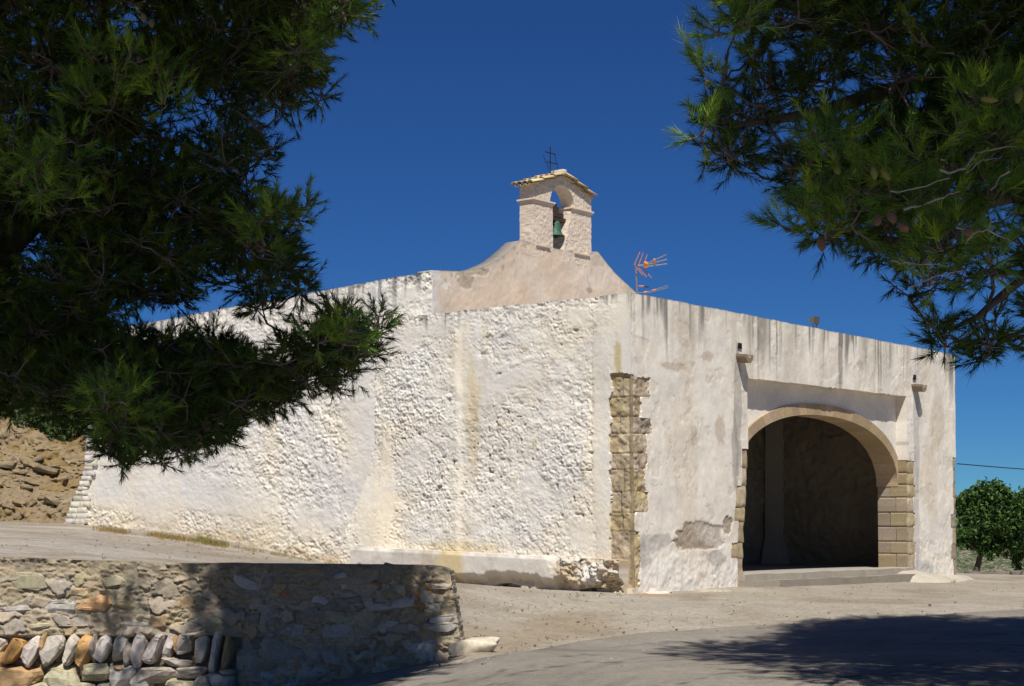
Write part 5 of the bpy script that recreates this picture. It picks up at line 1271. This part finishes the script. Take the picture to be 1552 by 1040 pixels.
def broadleaf(name, base, crown_blobs, h, n, rng, label, size=.11, grp=None, cols=((.05, .11, .022), (.085, .16, .035), (.03, .065, .018))):
    t = empty(name, base, label, 'tree', grp); mb = MB(); base = np.array(base)
    tp = np.mean([c for c, _ in crown_blobs], 0)
    mb.tube(bend(base - [0, 0, .2], tp, rng, 6, .05), list(np.linspace(.13, .05, 7)), (.10, .08, .065), 8)
    for c, r_ in crown_blobs: mb.tube(bend(base * .45 + tp * .55, c, rng, 5, .08), list(np.linspace(.05, .015, 6)), (.10, .08, .065), 6)
    mb.build('trunk', M_bark, t, True)
    Vs = []; Cs = []
    for c, r_ in crown_blobs:
        m = int(n * r_ ** 2 * 3)
        sc_ = rng.normal(size=(max(8, int(m / 30)), 3)); sc_ /= np.linalg.norm(sc_, axis=1, keepdims=True); sc_ = c + sc_ * r_ * rng.uniform(.55, 1, (len(sc_), 1))
        own = rng.integers(0, len(sc_), m); p = sc_[own] + rng.normal(size=(m, 3)) * r_ * .16
        a = rng.normal(size=(m, 3)); a /= np.linalg.norm(a, axis=1, keepdims=True); b = np.cross(a, rng.normal(size=(m, 3))); b /= np.linalg.norm(b, axis=1, keepdims=True)
        s_ = size * rng.uniform(.6, 1.2, (m, 1)); Vs.append(np.stack([p - a * s_, p + b * s_ * .4, p + a * s_, p - b * s_ * .4], 1).reshape(-1, 3))
        cc = np.array(cols)[rng.integers(0, len(cols), m)] * rng.uniform(.7, 1.3, (m, 1)); Cs.append(np.repeat(cc, 4, 0))
    Vs = np.concatenate(Vs); me = npmesh('crown', Vs, np.arange(len(Vs)).reshape(-1, 4), np.concatenate(Cs)); link('crown', me, M_leaf, t); return t
rb_ = np.random.default_rng(5)
Yt = 53.
def blobs(l, Y, jit=.5): return [(W(x, y, Y + rb_.uniform(-jit, jit)), r_ / F * Y) for x, y, r_ in l]
bt = W(1466, 868, Yt); bt[2] = -1.9
broadleaf('carob_tree', bt, blobs([(1458, 770, 20), (1475, 762, 22), (1500, 752, 24), (1520, 757, 22), (1538, 768, 22), (1470, 800, 22), (1495, 790, 26), (1525, 790, 24), (1456, 815, 16), (1510, 812, 16), (1478, 820, 16), (1500, 826, 18), (1530, 822, 20), (1545, 800, 24), (1490, 770, 22)], Yt), 3, 1800, rb_, 'rounded green broadleaf tree beside the right end of the chapel', .085, 'leafy trees beyond the road')
bt = W(1590, 880, Yt + 1); bt[2] = -2.
broadleaf('carob_tree', bt, blobs([(1560, 765, 26), (1590, 750, 34), (1630, 760, 34), (1555, 800, 24), (1600, 800, 34), (1540, 835, 16), (1552, 848, 18), (1580, 845, 26), (1650, 800, 30)], Yt + 1), 3, 1500, rb_, 'dark leafy tree cut off by the right edge of the view', .085, 'leafy trees beyond the road')
bt = np.array([-15.5, 50, 2.6])
broadleaf('bank_tree', bt, [(bt + np.array([a, b_, c]), r_) for a, b_, c, r_ in [(0, 0, 1.2, 1.4), (1.5, -.5, 1.0, 1.2), (3.0, -1, .8, 1.1), (-1.5, 0, 2, 1.5), (1, .3, 2.8, 1.4), (2.6, 0, 2.4, 1.2), (0, 0, 4.2, 1.4), (-2.5, -.5, .8, 1.4)]], 3, 900, rb_, 'dark evergreen growing on top of the earth bank behind the pine', .14, None, ((.025, .05, .015), (.04, .07, .02)))
bt = np.array([-12.2, 47.5, 2.2])
broadleaf('shrub', bt, [(bt + np.array([a, b_, c]), r_) for a, b_, c, r_ in [(0, 0, .5, .75), (.9, .1, .35, .6), (-1, 0, .45, .7), (-2, 0, .5, .7)]], 1, 1500, rb_, 'low dark green shrub along the crest of the earth bank', .09, None, ((.035, .06, .015), (.05, .08, .02)))

# ------------------------------------------------------------------ light, sky, camera
SUN_EL = math.radians(57); sh = np.array([.055, -.9985]); sd_ = Vector((sh[0] * math.cos(SUN_EL), sh[1] * math.cos(SUN_EL), math.sin(SUN_EL)))
sun = bpy.data.lights.new('sun', 'SUN'); sun.energy = 5.0; sun.angle = math.radians(.53); sun.color = (1, .955, .88)
so = bpy.data.objects.new('sun', sun); COL.objects.link(so); so.rotation_euler = sd_.to_track_quat('Z', 'Y').to_euler()
w = bpy.data.worlds.new('World'); S.world = w; w.use_nodes = True; nt = w.node_tree
sky = nt.nodes.new('ShaderNodeTexSky'); sky.sky_type = 'NISHITA'; sky.sun_disc = False
sky.sun_elevation = SUN_EL; sky.sun_rotation = math.pi - .055; sky.altitude = 2000; sky.air_density = .8; sky.dust_density = 0; sky.ozone_density = 6
bg = nt.nodes['Background']; bg.inputs[1].default_value = .056
sp = nt.nodes.new('ShaderNodeSeparateColor'); sp.mode = 'HSV'; cbn = nt.nodes.new('ShaderNodeCombineColor'); cbn.mode = 'HSV'
pw = nt.nodes.new('ShaderNodeMath'); pw.operation = 'POWER'; pw.inputs[1].default_value = .27     # clear dry air: deeper blue
nt.links.new(sky.outputs[0], sp.inputs[0]); hu = nt.nodes.new('ShaderNodeMath'); hu.operation = 'ADD'; hu.inputs[1].default_value = .012; nt.links.new(sp.outputs[0], hu.inputs[0]); nt.links.new(hu.outputs[0], cbn.inputs[0]); nt.links.new(sp.outputs[1], pw.inputs[0]); nt.links.new(pw.outputs[0], cbn.inputs[1]); nt.links.new(sp.outputs[2], cbn.inputs[2])
nt.links.new(cbn.outputs[0], bg.inputs[0])
cam = bpy.data.cameras.new('camera'); co = bpy.data.objects.new('camera', cam); COL.objects.link(co)
cam.sensor_width = 36; cam.lens = 36 * F / 1552; cam.shift_y = (HY - 520) / 1552; co.rotation_euler = (math.pi / 2, 0, 0); cam.clip_end = 4000; cam.clip_start = .1
S.camera = co
S.view_settings.view_transform = 'Standard'; S.view_settings.look = 'None'; S.view_settings.exposure = .14; S.view_settings.gamma = 1
S.render.engine = 'CYCLES'; S.cycles.max_bounces = 6
